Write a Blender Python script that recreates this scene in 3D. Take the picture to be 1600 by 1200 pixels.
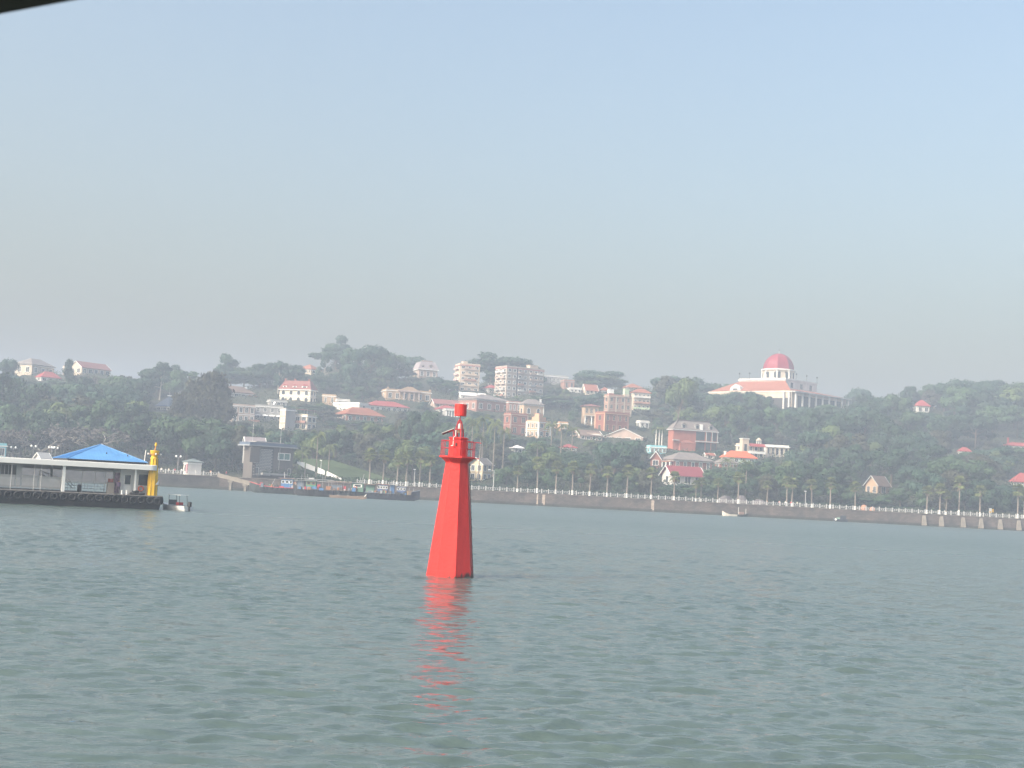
import bpy, bmesh, math, random
import numpy as np
from mathutils import Vector, Matrix

for o in list(bpy.data.objects):
    bpy.data.objects.remove(o)
SC = bpy.context.scene
COL = SC.collection
R = math.radians
F, CZ = 2198.0, 5.1              # focal length in photo pixels, eye height above the water
ROLL = R(3.05)
HV = 763.3                       # photo row of the horizon at the centre column
PITCH = math.atan((HV - 600) * math.cos(ROLL) / F)

# ------------------------------------------------------------------ camera
_f = Vector((0, math.cos(PITCH), math.sin(PITCH)))
_u0 = Vector((0, -math.sin(PITCH), math.cos(PITCH)))
_r0 = Vector((1, 0, 0))
_r = _r0 * math.cos(ROLL) + _u0 * math.sin(ROLL)
_u = -_r0 * math.sin(ROLL) + _u0 * math.cos(ROLL)
cam_data = bpy.data.cameras.new('camera')
cam = bpy.data.objects.new('camera', cam_data)
COL.objects.link(cam)
cam.matrix_world = Matrix((( _r.x, _u.x, -_f.x, 0), (_r.y, _u.y, -_f.y, 0), (_r.z, _u.z, -_f.z, CZ), (0, 0, 0, 1)))
cam_data.sensor_width = 36
cam_data.lens = 36 * F / 1600
cam_data.clip_start = 0.1
cam_data.clip_end = 6000
cam_data.dof.use_dof = True
cam_data.dof.focus_distance = 110
cam_data.dof.aperture_fstop = 9.0
SC.camera = cam

# ------------------------------------------------------------------ light
SUN_EL, SUN_AZ = 36.0, 54.0      # height, and degrees to the left of straight behind the camera
sdir = Vector((-math.sin(R(SUN_AZ)) * math.cos(R(SUN_EL)), -math.cos(R(SUN_AZ)) * math.cos(R(SUN_EL)), math.sin(R(SUN_EL))))
sun_data = bpy.data.lights.new('sun', 'SUN')
sun_data.energy = 2.4
sun_data.angle = R(0.6)
sun_data.color = (1.0, 0.95, 0.87)
sun = bpy.data.objects.new('sun', sun_data)
COL.objects.link(sun)
sun.rotation_euler = sdir.to_track_quat('Z', 'Y').to_euler()
world = bpy.data.worlds.new('World')
SC.world = world
world.use_nodes = True
_n = world.node_tree.nodes
_n.clear()
sky = _n.new('ShaderNodeTexSky')
sky.sky_type = 'NISHITA'
sky.sun_disc = False
sky.sun_elevation = R(SUN_EL)
sky.sun_rotation = math.atan2(sdir.x, sdir.y)
sky.altitude = 0
sky.air_density = 1.45
sky.dust_density = 9.0
sky.ozone_density = 1.7
_bg = _n.new('ShaderNodeBackground')
_bg.inputs['Strength'].default_value = 0.15
_o = _n.new('ShaderNodeOutputWorld')
world.node_tree.links.new(sky.outputs[0], _bg.inputs['Color'])
world.node_tree.links.new(_bg.outputs[0], _o.inputs['Surface'])

SC.render.engine = 'CYCLES'
SC.view_settings.view_transform = 'Standard'
SC.view_settings.look = 'None'
SC.view_settings.exposure = 0.93
SC.view_settings.gamma = 1.0
SC.view_settings.use_curve_mapping = False
SC.cycles.use_denoising = True
SC.cycles.max_bounces = 6
SC.cycles.diffuse_bounces = 2
SC.cycles.glossy_bounces = 3
SC.cycles.volume_bounces = 1
SC.cycles.transparent_max_bounces = 6

HAZE_DENSITY = 0.00054

# ------------------------------------------------------------------ photo pixels <-> places
def ray(u, v):
    return _f * F + _r * (u - 800) + _u * (600 - v)
def at(u, v, Y):
    d = ray(u, v); t = Y / d.y
    return Vector((d.x * t, Y, CZ + d.z * t))
def on_water(u, v, z=0.0):
    d = ray(u, v); t = (z - CZ) / d.z
    return Vector((d.x * t, d.y * t, z))
def proj(p):
    q = Vector((p[0], p[1], p[2] - CZ)); k = F / q.dot(_f)
    return 800 + q.dot(_r) * k, 600 - q.dot(_u) * k
def hor(u):
    return HV + (u - 800) * math.tan(ROLL)
def x_at(u, Y):                   # world x seen at photo column u (on the horizon) at distance Y
    return at(u, hor(u), Y).x

# ------------------------------------------------------------------ materials
MATS = {}
def mat(name, col, rough=0.7, var=0.12, scale=0.6, bump=0.0, bscale=None, spec=0.3, metal=0.0, hue=None, obj_rand=0.0, stretch=None):
    if name in MATS: return MATS[name]
    m = bpy.data.materials.new(name); m.use_nodes = True
    nt = m.node_tree; b = nt.nodes['Principled BSDF']
    b.inputs['Roughness'].default_value = rough
    b.inputs['Specular IOR Level'].default_value = spec
    b.inputs['Metallic'].default_value = metal
    L = nt.links.new
    tc = nt.nodes.new('ShaderNodeTexCoord')
    mp = nt.nodes.new('ShaderNodeMapping')
    if stretch: mp.inputs['Scale'].default_value = stretch
    L(tc.outputs['Object'], mp.inputs['Vector'])
    nz = nt.nodes.new('ShaderNodeTexNoise'); nz.inputs['Scale'].default_value = scale
    nz.inputs['Detail'].default_value = 6; nz.inputs['Roughness'].default_value = 0.65
    L(mp.outputs[0], nz.inputs['Vector'])
    mr = nt.nodes.new('ShaderNodeMapRange')
    mr.inputs['From Min'].default_value = 0.3; mr.inputs['From Max'].default_value = 0.7
    L(nz.outputs['Fac'], mr.inputs['Value'])
    mx = nt.nodes.new('ShaderNodeMix'); mx.data_type = 'RGBA'
    c = Vector(col); c2 = Vector(hue) if hue else c
    mx.inputs['A'].default_value = (*(c * (1 - var)), 1)
    mx.inputs['B'].default_value = (*(c2 * (1 + var)), 1)
    L(mr.outputs[0], mx.inputs['Factor'])
    out = mx.outputs['Result']
    if obj_rand:
        oi = nt.nodes.new('ShaderNodeObjectInfo')
        hs = nt.nodes.new('ShaderNodeHueSaturation')
        m2 = nt.nodes.new('ShaderNodeMapRange')
        m2.inputs['To Min'].default_value = 1 - obj_rand; m2.inputs['To Max'].default_value = 1 + obj_rand
        L(oi.outputs['Random'], m2.inputs['Value']); L(m2.outputs[0], hs.inputs['Value'])
        L(out, hs.inputs['Color']); out = hs.outputs[0]
    L(out, b.inputs['Base Color'])
    if bump:
        n2 = nt.nodes.new('ShaderNodeTexNoise'); n2.inputs['Scale'].default_value = bscale or scale * 4
        n2.inputs['Detail'].default_value = 4
        L(tc.outputs['Object'], n2.inputs['Vector'])
        bp = nt.nodes.new('ShaderNodeBump'); bp.inputs['Strength'].default_value = bump; bp.inputs['Distance'].default_value = 0.1
        L(n2.outputs['Fac'], bp.inputs['Height']); L(bp.outputs[0], b.inputs['Normal'])
    MATS[name] = m
    return m

# ------------------------------------------------------------------ mesh builder
class MB:
    def __init__(s): s.v, s.f, s.m = [], [], []
    def add(s, vs, fs, m=0):
        k = len(s.v); s.v += [tuple(p) for p in vs]
        s.f += [tuple(i + k for i in f) for f in fs]; s.m += [m] * len(fs); return s
    def box(s, x0, x1, y0, y1, z0, z1, m=0):
        return s.add([(x0,y0,z0),(x1,y0,z0),(x1,y1,z0),(x0,y1,z0),(x0,y0,z1),(x1,y0,z1),(x1,y1,z1),(x0,y1,z1)],
                     [(3,2,1,0),(4,5,6,7),(0,1,5,4),(1,2,6,5),(2,3,7,6),(3,0,4,7)], m)
    def ngon(s, rings, m=0, caps=True):             # rings: lists of equal length, from bottom to top
        n = len(rings[0]); vs = [p for r in rings for p in r]; fs = []
        for k in range(len(rings) - 1):
            for i in range(n):
                j = (i + 1) % n
                fs.append((k*n+i, k*n+j, (k+1)*n+j, (k+1)*n+i))
        if caps:
            fs.append(tuple(range(n))[::-1]); fs.append(tuple((len(rings)-1)*n + i for i in range(n)))
        return s.add(vs, fs, m)
    def lathe(s, prof, n=12, m=0, c=(0,0), ph=0.0, caps=True):   # prof: (radius, z)
        return s.ngon([[(c[0]+r*math.cos(ph+2*math.pi*i/n), c[1]+r*math.sin(ph+2*math.pi*i/n), z) for i in range(n)] for r, z in prof], m, caps)
    def tube(s, p0, p1, r0, r1=None, n=6, m=0, caps=True):
        p0, p1 = Vector(p0), Vector(p1); r1 = r0 if r1 is None else r1
        d = (p1 - p0).normalized(); a = d.orthogonal().normalized(); b = d.cross(a)
        return s.ngon([[p + (a*math.cos(2*math.pi*i/n) + b*math.sin(2*math.pi*i/n))*r for i in range(n)] for p, r in ((p0,r0),(p1,r1))], m, caps)
    def path(s, pts, r, n=6, m=0):
        for a, b in zip(pts[:-1], pts[1:]): s.tube(a, b, r, r, n, m)
        return s
    def torus(s, c, R0, r, axis='y', n=14, k=6, m=0):
        vs = []
        for i in range(n):
            t = 2*math.pi*i/n
            for j in range(k):
                q = 2*math.pi*j/k; rr = R0 + r*math.cos(q); h = r*math.sin(q)
                x, y, z = (rr*math.cos(t), h, rr*math.sin(t)) if axis == 'y' else ((h, rr*math.cos(t), rr*math.sin(t)) if axis == 'x' else (rr*math.cos(t), rr*math.sin(t), h))
                vs.append((c[0]+x, c[1]+y, c[2]+z))
        fs = [(i*k+j, ((i+1)%n)*k+j, ((i+1)%n)*k+(j+1)%k, i*k+(j+1)%k) for i in range(n) for j in range(k)]
        return s.add(vs, fs, m)
    def mesh(s, name, mats, smooth=False):
        me = bpy.data.meshes.new(name)
        me.from_pydata(s.v, [], s.f)
        for mm in (mats if isinstance(mats, (list, tuple)) else [mats]): me.materials.append(mm)
        if any(s.m): me.polygons.foreach_set('material_index', s.m)
        bm = bmesh.new(); bm.from_mesh(me); bmesh.ops.recalc_face_normals(bm, faces=bm.faces); bm.to_mesh(me); bm.free()
        if smooth: me.polygons.foreach_set('use_smooth', [True]*len(me.polygons))
        me.update(); return me
    def build(s, name, mats, parent=None, loc=(0,0,0), rz=0.0, smooth=False):
        return link(name, s.mesh(name, mats, smooth), parent, loc, rz)

def link(name, me, parent=None, loc=(0,0,0), rz=0.0):
    o = bpy.data.objects.new(name, me); COL.objects.link(o)
    o.location = loc; o.rotation_euler = (0, 0, rz)
    if parent is not None: o.parent = parent
    return o
def tag(o, label, cat, group=None):
    o['label'] = label; o['category'] = cat
    if group: o['group'] = group
    return o
def thing(name, label, cat, loc=(0,0,0), rz=0.0, group=None):
    return tag(link(name, None, None, loc, rz), label, cat, group)
def structure(o): o['kind'] = 'structure'; return o
def kids(o): return [c for c in bpy.data.objects if c.parent == o]
CH = {}
def copy_tree(o, loc, rz=None, label=None, scale=None):       # a thing with copies of its parts and their sub-parts
    if o.name not in CH:
        CH[o.name] = [(c, list(c.children)) for c in o.children]
    r = o.copy(); COL.objects.link(r); r.location = loc
    if rz is not None: r.rotation_euler = (0, 0, rz)
    if scale is not None: r.scale = scale
    if label: r['label'] = label
    for c, gs in CH[o.name]:
        d = c.copy(); COL.objects.link(d); d.parent = r
        for g in gs:
            e = g.copy(); COL.objects.link(e); e.parent = d
    return r
MARKS = []                        # landmarks used in the tree labels: (phrase, u, v)
BOXES = []                        # what the photo leaves unobstructed: (u0, u1, v0, v1, Y)
# ------------------------------------------------------------------ terrain
def wall_y(x):
    return float(np.interp(x, [-400, -230, -110, 10, 177, 420], [395, 415, 433, 455, 474, 500]))
SKY_U = [-300,-100,0,30,60,100,160,200,240,290,310,335,370,410,440,460,490,520,545,570,600,640,660,690,720,770,800,830,860,890,930,955,975,1000,1030,1060,1100,1150,1200,1290,1340,1370,1395,1415,1450,1490,1540,1600,1750,1900]
SKY_V = [590,585,575,590,590,580,575,580,562,580,592,552,570,562,562,583,560,524,545,535,548,556,580,596,585,545,555,568,590,588,578,588,600,598,585,580,592,600,606,598,603,612,617,605,597,592,590,596,612,625]
KH = 2.0                          # metres of distance per photo pixel up the hillside
def sky_v(u): return float(np.interp(u, SKY_U, SKY_V))
def prof(Y):                      # height of the hillside at distance Y
    Y = np.asarray(Y, float)
    z = CZ + (Y - 480) * Y / (KH * F)
    return np.where(Y < 486, 4.05 + (z - 4.05) * np.clip((Y - 474) / 12, 0, 1) * (z > 4.05), z)
RISE = [(23, 92, 141), (104, 176, 142), (462, 506, 165), (641, 688, 168), (705, 752, 150), (768, 852, 148), (850, 910, 170), (905, 960, 163), (970, 1018, 167), (1100, 1326, 152), (1326, 1424, 155), (1424, 1456, 158)]
def ridge_a(u):
    a = hor(u) - sky_v(u) - 40
    for u0, u1, ar in RISE:
        k = min(1, max(0, 1 - max(u0 - u, u - u1, 0) / 22)); a = max(a, a + (ar - a) * k)
    return a
def ground(x, y):
    u = 800 + x / y * F
    a = max(ridge_a(u), 35) if -250 < u < 1850 else 60
    Yr = 480 + KH * a
    if y <= Yr: return float(prof(y))
    zr = float(prof(Yr)); return zr - (zr + 2) * min(max(y - Yr - 45, 0) / 260, 1) ** 1.3
def base_at(u, v):                # the place on the hillside seen at (u, v)
    Y = 480 + KH * (hor(u) - v)
    return at(u, v, Y)

xs = np.linspace(-540, 540, 181)
ts = np.concatenate([np.linspace(0, 60, 21), np.linspace(66, 480, 70), np.linspace(500, 800, 16)])
vs = []
for t in ts:
    for x in xs:
        y = wall_y(x) + 0.8 + t
        edge = min(1, max(0, (540 - abs(x)) / 90))
        vs.append((x, y, (ground(x, y) - 3.95 + (0.9 * math.sin(x * .21 + y * .13) if t > 45 else 0)) * edge + 3.95 if t < 780 else -2))
nx = len(xs)
fs = [(j*nx+i, j*nx+i+1, (j+1)*nx+i+1, (j+1)*nx+i) for j in range(len(ts)-1) for i in range(nx-1)]
M_SOIL = mat('hillside_soil', (0.024, 0.036, 0.018), 0.95, 0.35, 0.12, 0.5, 0.8, hue=(0.036, 0.036, 0.02))
structure(MB().add(vs, fs).build('terrain', M_SOIL, smooth=True))

# promenade paving behind the wall, one flat strip
M_PAVE = mat('paving', (0.30, 0.29, 0.27), 0.85, 0.15, 0.5)
px = list(range(-380, 381, 10))
pv = [(x, wall_y(x) + 0.75, 4.06) for x in px] + [(x, wall_y(x) + 12, 4.06) for x in px]
structure(MB().add(pv, [(i, i+1, len(px)+i+1, len(px)+i) for i in range(len(px)-1)]).build('promenade', M_PAVE))

# ------------------------------------------------------------------ water
rng = np.random.default_rng(7)
thf = np.linspace(-0.46, 0.46, 640)
thc = np.linspace(0.46, 2*math.pi - 0.46, 42)[1:-1]
th = np.concatenate([thf, thc])
rr = [6.0]
while rr[-1] < 1480:
    r0 = rr[-1]
    rr.append(r0 * (1.05 if r0 < 17 else (1.0033 if r0 < 75 else 1.0045 if r0 < 140 else (1.009 if r0 < 330 else 1.07))))
rr = np.array(rr)
TH, RR = np.meshgrid(th, rr)
X, Yw = RR * np.sin(TH), RR * np.cos(TH)
Z = np.zeros_like(X)
for i in range(110):
    lam = math.exp(rng.normal(math.log(0.86), 0.52)); lam = min(max(lam, .32), 3.6)
    ang = rng.normal(R(96), R(23))
    k = 2 * math.pi / lam
    slope = 0.028 * (0.8 if lam < 0.6 else 1.0) * (0.45 if lam > 2.2 else 1.0)
    amp = slope / k
    fade = np.clip((lam * 260 - RR) / (lam * 130), 0, 1) if lam < 2 else 1.0
    ph = rng.uniform(0, 6.28)
    s = np.sin(k * (X * math.cos(ang) + Yw * math.sin(ang)) + ph)
    Z += amp * fade * (s + 0.30 * (s * s - 0.5) * 2)
group = 0.75 + 0.3 * np.sin(X * .21 + Yw * .11 + 1.0) * np.sin(Yw * .17 - X * .05) + 0.25 * np.sin(X*.043 - Yw*.03)
Z *= np.clip(group + 0.25, 0.25, 1.35)
Z *= np.clip((1200 - RR) / 600, 0, 1)
nr, nt_ = X.shape
wv = np.stack([X, Yw, Z], -1).reshape(-1, 3)
idx = np.arange(nr * nt_).reshape(nr, nt_)
a = idx[:-1]; b = idx[1:]
quads = np.stack([a, b, np.roll(b, -1, 1), np.roll(a, -1, 1)], -1).reshape(-1, 4)
wm = bpy.data.meshes.new('water')
ctr = len(wv)
wv = np.concatenate([wv, [[0, 0, 0]]])
tris = [(ctr, int(idx[0, i]), int(idx[0, (i + 1) % nt_])) for i in range(nt_)]
nq = len(quads)
wm.vertices.add(len(wv)); wm.vertices.foreach_set('co', wv.astype(np.float32).ravel())
loops = np.concatenate([quads.ravel(), np.array(tris).ravel()]).astype(np.int32)
wm.loops.add(len(loops)); wm.loops.foreach_set('vertex_index', loops)
wm.polygons.add(nq + len(tris))
wm.polygons.foreach_set('loop_start', np.concatenate([np.arange(nq) * 4, nq * 4 + np.arange(len(tris)) * 3]).astype(np.int32))
wm.polygons.foreach_set('use_smooth', np.ones(nq + len(tris), bool))
wm.update(calc_edges=True); wm.validate()
if wm.polygons[0].normal.z < 0: wm.flip_normals()
M_WATER = bpy.data.materials.new('sea_water'); M_WATER.use_nodes = True
nt = M_WATER.node_tree; pb = nt.nodes['Principled BSDF']; L = nt.links.new
pb.inputs['Roughness'].default_value = 0.035
pb.inputs['IOR'].default_value = 1.33
tc = nt.nodes.new('ShaderNodeTexCoord')
def wnoise(scale, sx, sy, detail=3, rot=0.1):
    mp = nt.nodes.new('ShaderNodeMapping'); mp.inputs['Scale'].default_value = (sx, sy, 1); mp.inputs['Rotation'].default_value = (0, 0, rot)
    L(tc.outputs['Object'], mp.inputs['Vector'])
    n = nt.nodes.new('ShaderNodeTexNoise'); n.inputs['Scale'].default_value = scale; n.inputs['Detail'].default_value = detail
    L(mp.outputs[0], n.inputs['Vector']); return n.outputs['Fac']
big = wnoise(0.035, 0.6, 1.0, 4)
mx = nt.nodes.new('ShaderNodeMix'); mx.data_type = 'RGBA'
mx.inputs['A'].default_value = (0.064, 0.093, 0.090, 1); mx.inputs['B'].default_value = (0.077, 0.110, 0.103, 1)
L(big, mx.inputs['Factor']); L(mx.outputs['Result'], pb.inputs['Base Color'])
b1 = nt.nodes.new('ShaderNodeBump'); b1.inputs['Strength'].default_value = 1.0; b1.inputs['Distance'].default_value = 0.05
L(wnoise(2.2, 0.55, 1.0, 5, 0.12), b1.inputs['Height'])
b2 = nt.nodes.new('ShaderNodeBump'); b2.inputs['Strength'].default_value = 1.0; b2.inputs['Distance'].default_value = 0.016
L(wnoise(9.0, 0.6, 1.0, 4, -0.15), b2.inputs['Height']); L(b1.outputs[0], b2.inputs['Normal'])
# wavelets too small for the mesh: they tilt the surface itself, more so out in the open channel
ln_ = nt.nodes.new('ShaderNodeVectorMath'); ln_.operation = 'LENGTH'; L(tc.outputs['Object'], ln_.inputs[0])
mr_ = nt.nodes.new('ShaderNodeMapRange'); mr_.inputs['From Min'].default_value = 30; mr_.inputs['From Max'].default_value = 220
mr_.inputs['To Min'].default_value = 0.65; mr_.inputs['To Max'].default_value = 0.75
L(ln_.outputs['Value'], mr_.inputs['Value'])
mq_ = nt.nodes.new('ShaderNodeMapRange'); mq_.inputs['From Min'].default_value = 30; mq_.inputs['From Max'].default_value = 240
mq_.inputs['To Min'].default_value = 0.06; mq_.inputs['To Max'].default_value = 0.36
L(ln_.outputs['Value'], mq_.inputs['Value']); L(mq_.outputs[0], pb.inputs['Roughness'])
mpw = nt.nodes.new('ShaderNodeMapping'); mpw.inputs['Scale'].default_value = (0.5, 1.0, 1); L(tc.outputs['Object'], mpw.inputs['Vector'])
nw = nt.nodes.new('ShaderNodeTexNoise'); nw.inputs['Scale'].default_value = 1.5; nw.inputs['Detail'].default_value = 4; L(mpw.outputs[0], nw.inputs['Vector'])
sb_ = nt.nodes.new('ShaderNodeVectorMath'); sb_.operation = 'SUBTRACT'; sb_.inputs[1].default_value = (0.5, 0.5, 0.5); L(nw.outputs['Color'], sb_.inputs[0])
sc1 = nt.nodes.new('ShaderNodeVectorMath'); sc1.operation = 'MULTIPLY'; sc1.inputs[1].default_value = (1.1, 1.0, 0.0); L(sb_.outputs[0], sc1.inputs[0])
sc2 = nt.nodes.new('ShaderNodeVectorMath'); sc2.operation = 'SCALE'; L(sc1.outputs[0], sc2.inputs[0]); L(mr_.outputs[0], sc2.inputs['Scale'])
ad = nt.nodes.new('ShaderNodeVectorMath'); ad.operation = 'ADD'; L(b2.outputs[0], ad.inputs[0]); L(sc2.outputs[0], ad.inputs[1])
nn_ = nt.nodes.new('ShaderNodeVectorMath'); nn_.operation = 'NORMALIZE'; L(ad.outputs[0], nn_.inputs[0])
L(nn_.outputs[0], pb.inputs['Normal'])
wm.materials.append(M_WATER)
structure(link('water', wm))

# ------------------------------------------------------------------ haze: one closed box of pale even air
hz = MB().box(-1600, 1600, -1600, 1600, -2.5, 112).build('haze', [])
hz['kind'] = 'stuff'
M_HAZE = bpy.data.materials.new('haze_air'); M_HAZE.use_nodes = True
hn = M_HAZE.node_tree; hn.nodes.remove(hn.nodes['Principled BSDF'])
pv_ = hn.nodes.new('ShaderNodeVolumePrincipled')
pv_.inputs['Color'].default_value = (0.70, 0.815, 1.0, 1)
pv_.inputs['Density'].default_value = HAZE_DENSITY
pv_.inputs['Anisotropy'].default_value = 0.0
hn.links.new(pv_.outputs[0], hn.nodes['Material Output'].inputs['Volume'])
hz.data.materials.append(M_HAZE)
# ------------------------------------------------------------------ colours of made things
M_STONE = mat('seawall_stone', (0.105, 0.098, 0.092), 0.9, 0.3, 0.25, 0.5, 3.0, hue=(0.14, 0.112, 0.095))
def add_courses(m, bw, bh, mortar):
    nt = m.node_tree; b = nt.nodes['Principled BSDF']
    src = b.inputs['Base Color'].links[0].from_socket
    tc = nt.nodes.new('ShaderNodeTexCoord'); mp = nt.nodes.new('ShaderNodeMapping')
    mp.inputs['Rotation'].default_value = (R(90), 0, 0)
    nt.links.new(tc.outputs['Object'], mp.inputs['Vector'])
    br = nt.nodes.new('ShaderNodeTexBrick')
    br.inputs['Scale'].default_value = 1; br.inputs['Brick Width'].default_value = bw; br.inputs['Row Height'].default_value = bh
    br.inputs['Mortar Size'].default_value = mortar; br.inputs['Color1'].default_value = (1, 1, 1, 1)
    br.inputs['Color2'].default_value = (0.72, 0.72, 0.74, 1); br.inputs['Mortar'].default_value = (0.45, 0.45, 0.45, 1)
    nt.links.new(mp.outputs[0], br.inputs['Vector'])
    mx = nt.nodes.new('ShaderNodeMix'); mx.data_type = 'RGBA'; mx.blend_type = 'MULTIPLY'; mx.inputs['Factor'].default_value = 1
    nt.links.new(src, mx.inputs['A']); nt.links.new(br.outputs['Color'], mx.inputs['B']); nt.links.new(mx.outputs['Result'], b.inputs['Base Color'])
add_courses(M_STONE, 1.1, 0.42, 0.03)
M_TIDE = mat('tide_stained_stone', (0.05, 0.052, 0.045), 0.9, 0.35, 0.5, 0.5, 3.0)
M_PALE = mat('pale_concrete', (0.20, 0.178, 0.15), 0.85, 0.2, 0.8)
M_RAIL = mat('white_concrete', (0.41, 0.41, 0.41), 0.7, 0.12, 0.9)
M_WHITE = mat('white_paint', (0.74, 0.74, 0.71), 0.5, 0.06, 0.8)
M_GLASS = mat('dark_glass', (0.035, 0.045, 0.05), 0.15, 0.3, 2.0, spec=0.6)
M_DARK = mat('dark_metal', (0.04, 0.042, 0.045), 0.6, 0.3, 2.0)
M_STEEL = mat('grey_steel', (0.30, 0.31, 0.32), 0.5, 0.15, 1.0)
M_RUBBER = mat('tyre_rubber', (0.020, 0.022, 0.025), 0.75, 0.3, 3.0)

# ------------------------------------------------------------------ seawall with its railing
wall = thing('seawall', 'long grey stone seawall running along the island shore under the white railing', 'wall', (0, wall_y(0), 0))
wx = np.arange(-380, 381, 10.0)
def strip(x0, x1, ya, yb, z0, z1, step=10.0):
    b = MB(); xs_ = list(np.arange(x0, x1, step)) + [x1]
    lo = [(x, wall_y(x) + ya - wall_y(0)) for x in xs_]; hi = [(x, wall_y(x) + yb - wall_y(0)) for x in xs_]
    n = len(xs_)
    v = [(x, y, z0) for x, y in lo] + [(x, y, z1) for x, y in lo] + [(x, y, z1) for x, y in hi] + [(x, y, z0) for x, y in hi]
    f = []
    for k in range(4):
        q = (k + 1) % 4
        f += [(k*n+i, k*n+i+1, q*n+i+1, q*n+i) for i in range(n - 1)]
    f += [(0, n, 2*n, 3*n), (n-1, 2*n-1, 3*n-1, 4*n-1)]
    return b.add(v, f)
XQ = x_at(344, 437)
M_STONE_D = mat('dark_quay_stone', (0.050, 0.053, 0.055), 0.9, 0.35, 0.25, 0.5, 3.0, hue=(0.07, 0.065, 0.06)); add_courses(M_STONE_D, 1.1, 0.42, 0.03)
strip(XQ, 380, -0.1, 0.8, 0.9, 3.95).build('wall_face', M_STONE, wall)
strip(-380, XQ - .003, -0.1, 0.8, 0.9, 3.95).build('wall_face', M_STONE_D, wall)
strip(-380, 380, -0.16, 0.85, -2.0, 0.897).build('tide_band', M_TIDE, wall)
strip(-380, 380, -0.28, 0.80, 3.953, 4.12).build('coping', M_PALE, wall)
for u in (1444, 1471, 1505, 1533, 1563, 1592):
    x = x_at(u, wall_y(130)); x = x_at(u, wall_y(x))
    pb_ = MB().ngon([[(-.85, -.9, 0.2), (.85, -.9, 0.2), (.85, 0, 0.2), (-.85, 0, 0.2)], [(-.55, -.2, 3.5), (.55, -.2, 3.5), (.55, 0, 3.5), (-.55, 0, 3.5)]])
    pb_.build('buttress', M_PALE, wall, (x, wall_y(x) - wall_y(0) - 0.11, 0))
for u in (839, 850, 1022):         # pale weathered streaks below old drains
    x = x_at(u, wall_y(20))
    MB().box(-.5, .5, -.06, 0, 0.5, 3.7).build('drain_pilaster', mat('stained_concrete', (0.36, 0.29, 0.24), 0.9, 0.4, 0.9), wall, (x, wall_y(x) - wall_y(0) - 0.11, 0))
post_me = MB().box(-.17, .17, -.17, .17, 0, 1.13).lathe([(.16, 1.13), (.2, 1.22), (.12, 1.36), (.03, 1.42)], 8).mesh('post', M_RAIL)
def railing(label, xa, xb):
    rl = thing('railing', label, 'railing', ((xa + xb) / 2, wall_y(0), 4.121), 0, 'white railings on the seawall')
    def bar(nm, ya, yb, z0, z1):
        o = strip(xa, xb, ya, yb, z0, z1).build(nm, M_RAIL, rl); o.location.x = -(xa + xb) / 2
    bar('top_rail', 0.09, 0.25, 0.88, 1.0); bar('lower_rail', 0.12, 0.22, 0.34, 0.44)
    bb = MB(); x = xa
    while x < xb:
        link('post', post_me, rl, (x - (xa + xb) / 2, wall_y(x) - wall_y(0) + 0.17, 0))
        for q in (0.75, 1.5):
            y = wall_y(x + q) - wall_y(0) + 0.17
            if x + q < xb: bb.box(x+q-.08, x+q+.08, y-.05, y+.05, 0.44, 0.879)
        x += 2.25
    st = bb.build('baluster', M_RAIL, rl); st.location.x = -(xa + xb) / 2; st['kind'] = 'stuff'
railing('white post and rail fence on the left quay beside the kiosk', -150, x_at(342, 437))
railing('long white post and rail fence along the promenade right of the boats', x_at(562, 452), 222)

# ------------------------------------------------------------------ red beacon tower in the water
def red_paint():
    m = mat('red_paint', (0.58, 0.027, 0.023), 0.5, 0.17, 1.7, 0.25, 6.0, spec=0.4, stretch=(1.6, 1.6, 0.22))
    nt = m.node_tree; b = nt.nodes['Principled BSDF']; L = nt.links.new
    src = b.inputs['Base Color'].links[0].from_socket
    tc = nt.nodes.new('ShaderNodeTexCoord'); sep = nt.nodes.new('ShaderNodeSeparateXYZ'); L(tc.outputs['Object'], sep.inputs[0])
    mp = nt.nodes.new('ShaderNodeMapping'); mp.inputs['Scale'].default_value = (7, 7, 1.3); L(tc.outputs['Object'], mp.inputs['Vector'])
    n = nt.nodes.new('ShaderNodeTexNoise'); n.inputs['Scale'].default_value = 1.5; n.inputs['Detail'].default_value = 5; L(mp.outputs[0], n.inputs['Vector'])
    def mth(op, a, bb_):
        q = nt.nodes.new('ShaderNodeMath'); q.operation = op
        for i, s in enumerate((a, bb_)):
            if hasattr(s, 'links'): L(s, q.inputs[i])
            else: q.inputs[i].default_value = s
        return q.outputs[0]
    lim = mth('ADD', mth('MULTIPLY', n.outputs['Fac'], 1.1), mth('ADD', mth('MULTIPLY', sep.outputs['X'], 0.22), -0.54))
    st = nt.nodes.new('ShaderNodeMapRange'); st.inputs['From Min'].default_value = 0.0; st.inputs['From Max'].default_value = 0.10
    L(mth('SUBTRACT', lim, sep.outputs['Z']), st.inputs['Value'])
    mx = nt.nodes.new('ShaderNodeMix'); mx.data_type = 'RGBA'; L(st.outputs[0], mx.inputs['Factor']); L(src, mx.inputs['A'])
    mx.inputs['B'].default_value = (0.06, 0.025, 0.02, 1); L(mx.outputs['Result'], b.inputs['Base Color'])
    return m
M_RED = red_paint()
M_RED2 = mat('red_ironwork', (0.45, 0.03, 0.045), 0.5, 0.15, 2.0)
bc = thing('beacon_tower', 'tall tapering red beacon tower standing in the water', 'beacon', on_water(703, 900))
bc.rotation_euler = (0, R(0.5), 0)
PH = R(15 - 90)
body = MB().lathe([(1.49, -1.5), (1.37, 0), (1.335, 0.32), (1.33, 0.325), (0.665, 6.38)], 8, ph=PH)
body.build('tower_body', M_RED, bc)
MB().lathe([(0.67, 6.37), (0.70, 6.42), (0.92, 6.60), (0.95, 6.64)], 8, ph=PH).build('cornice', M_RED, bc)
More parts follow.
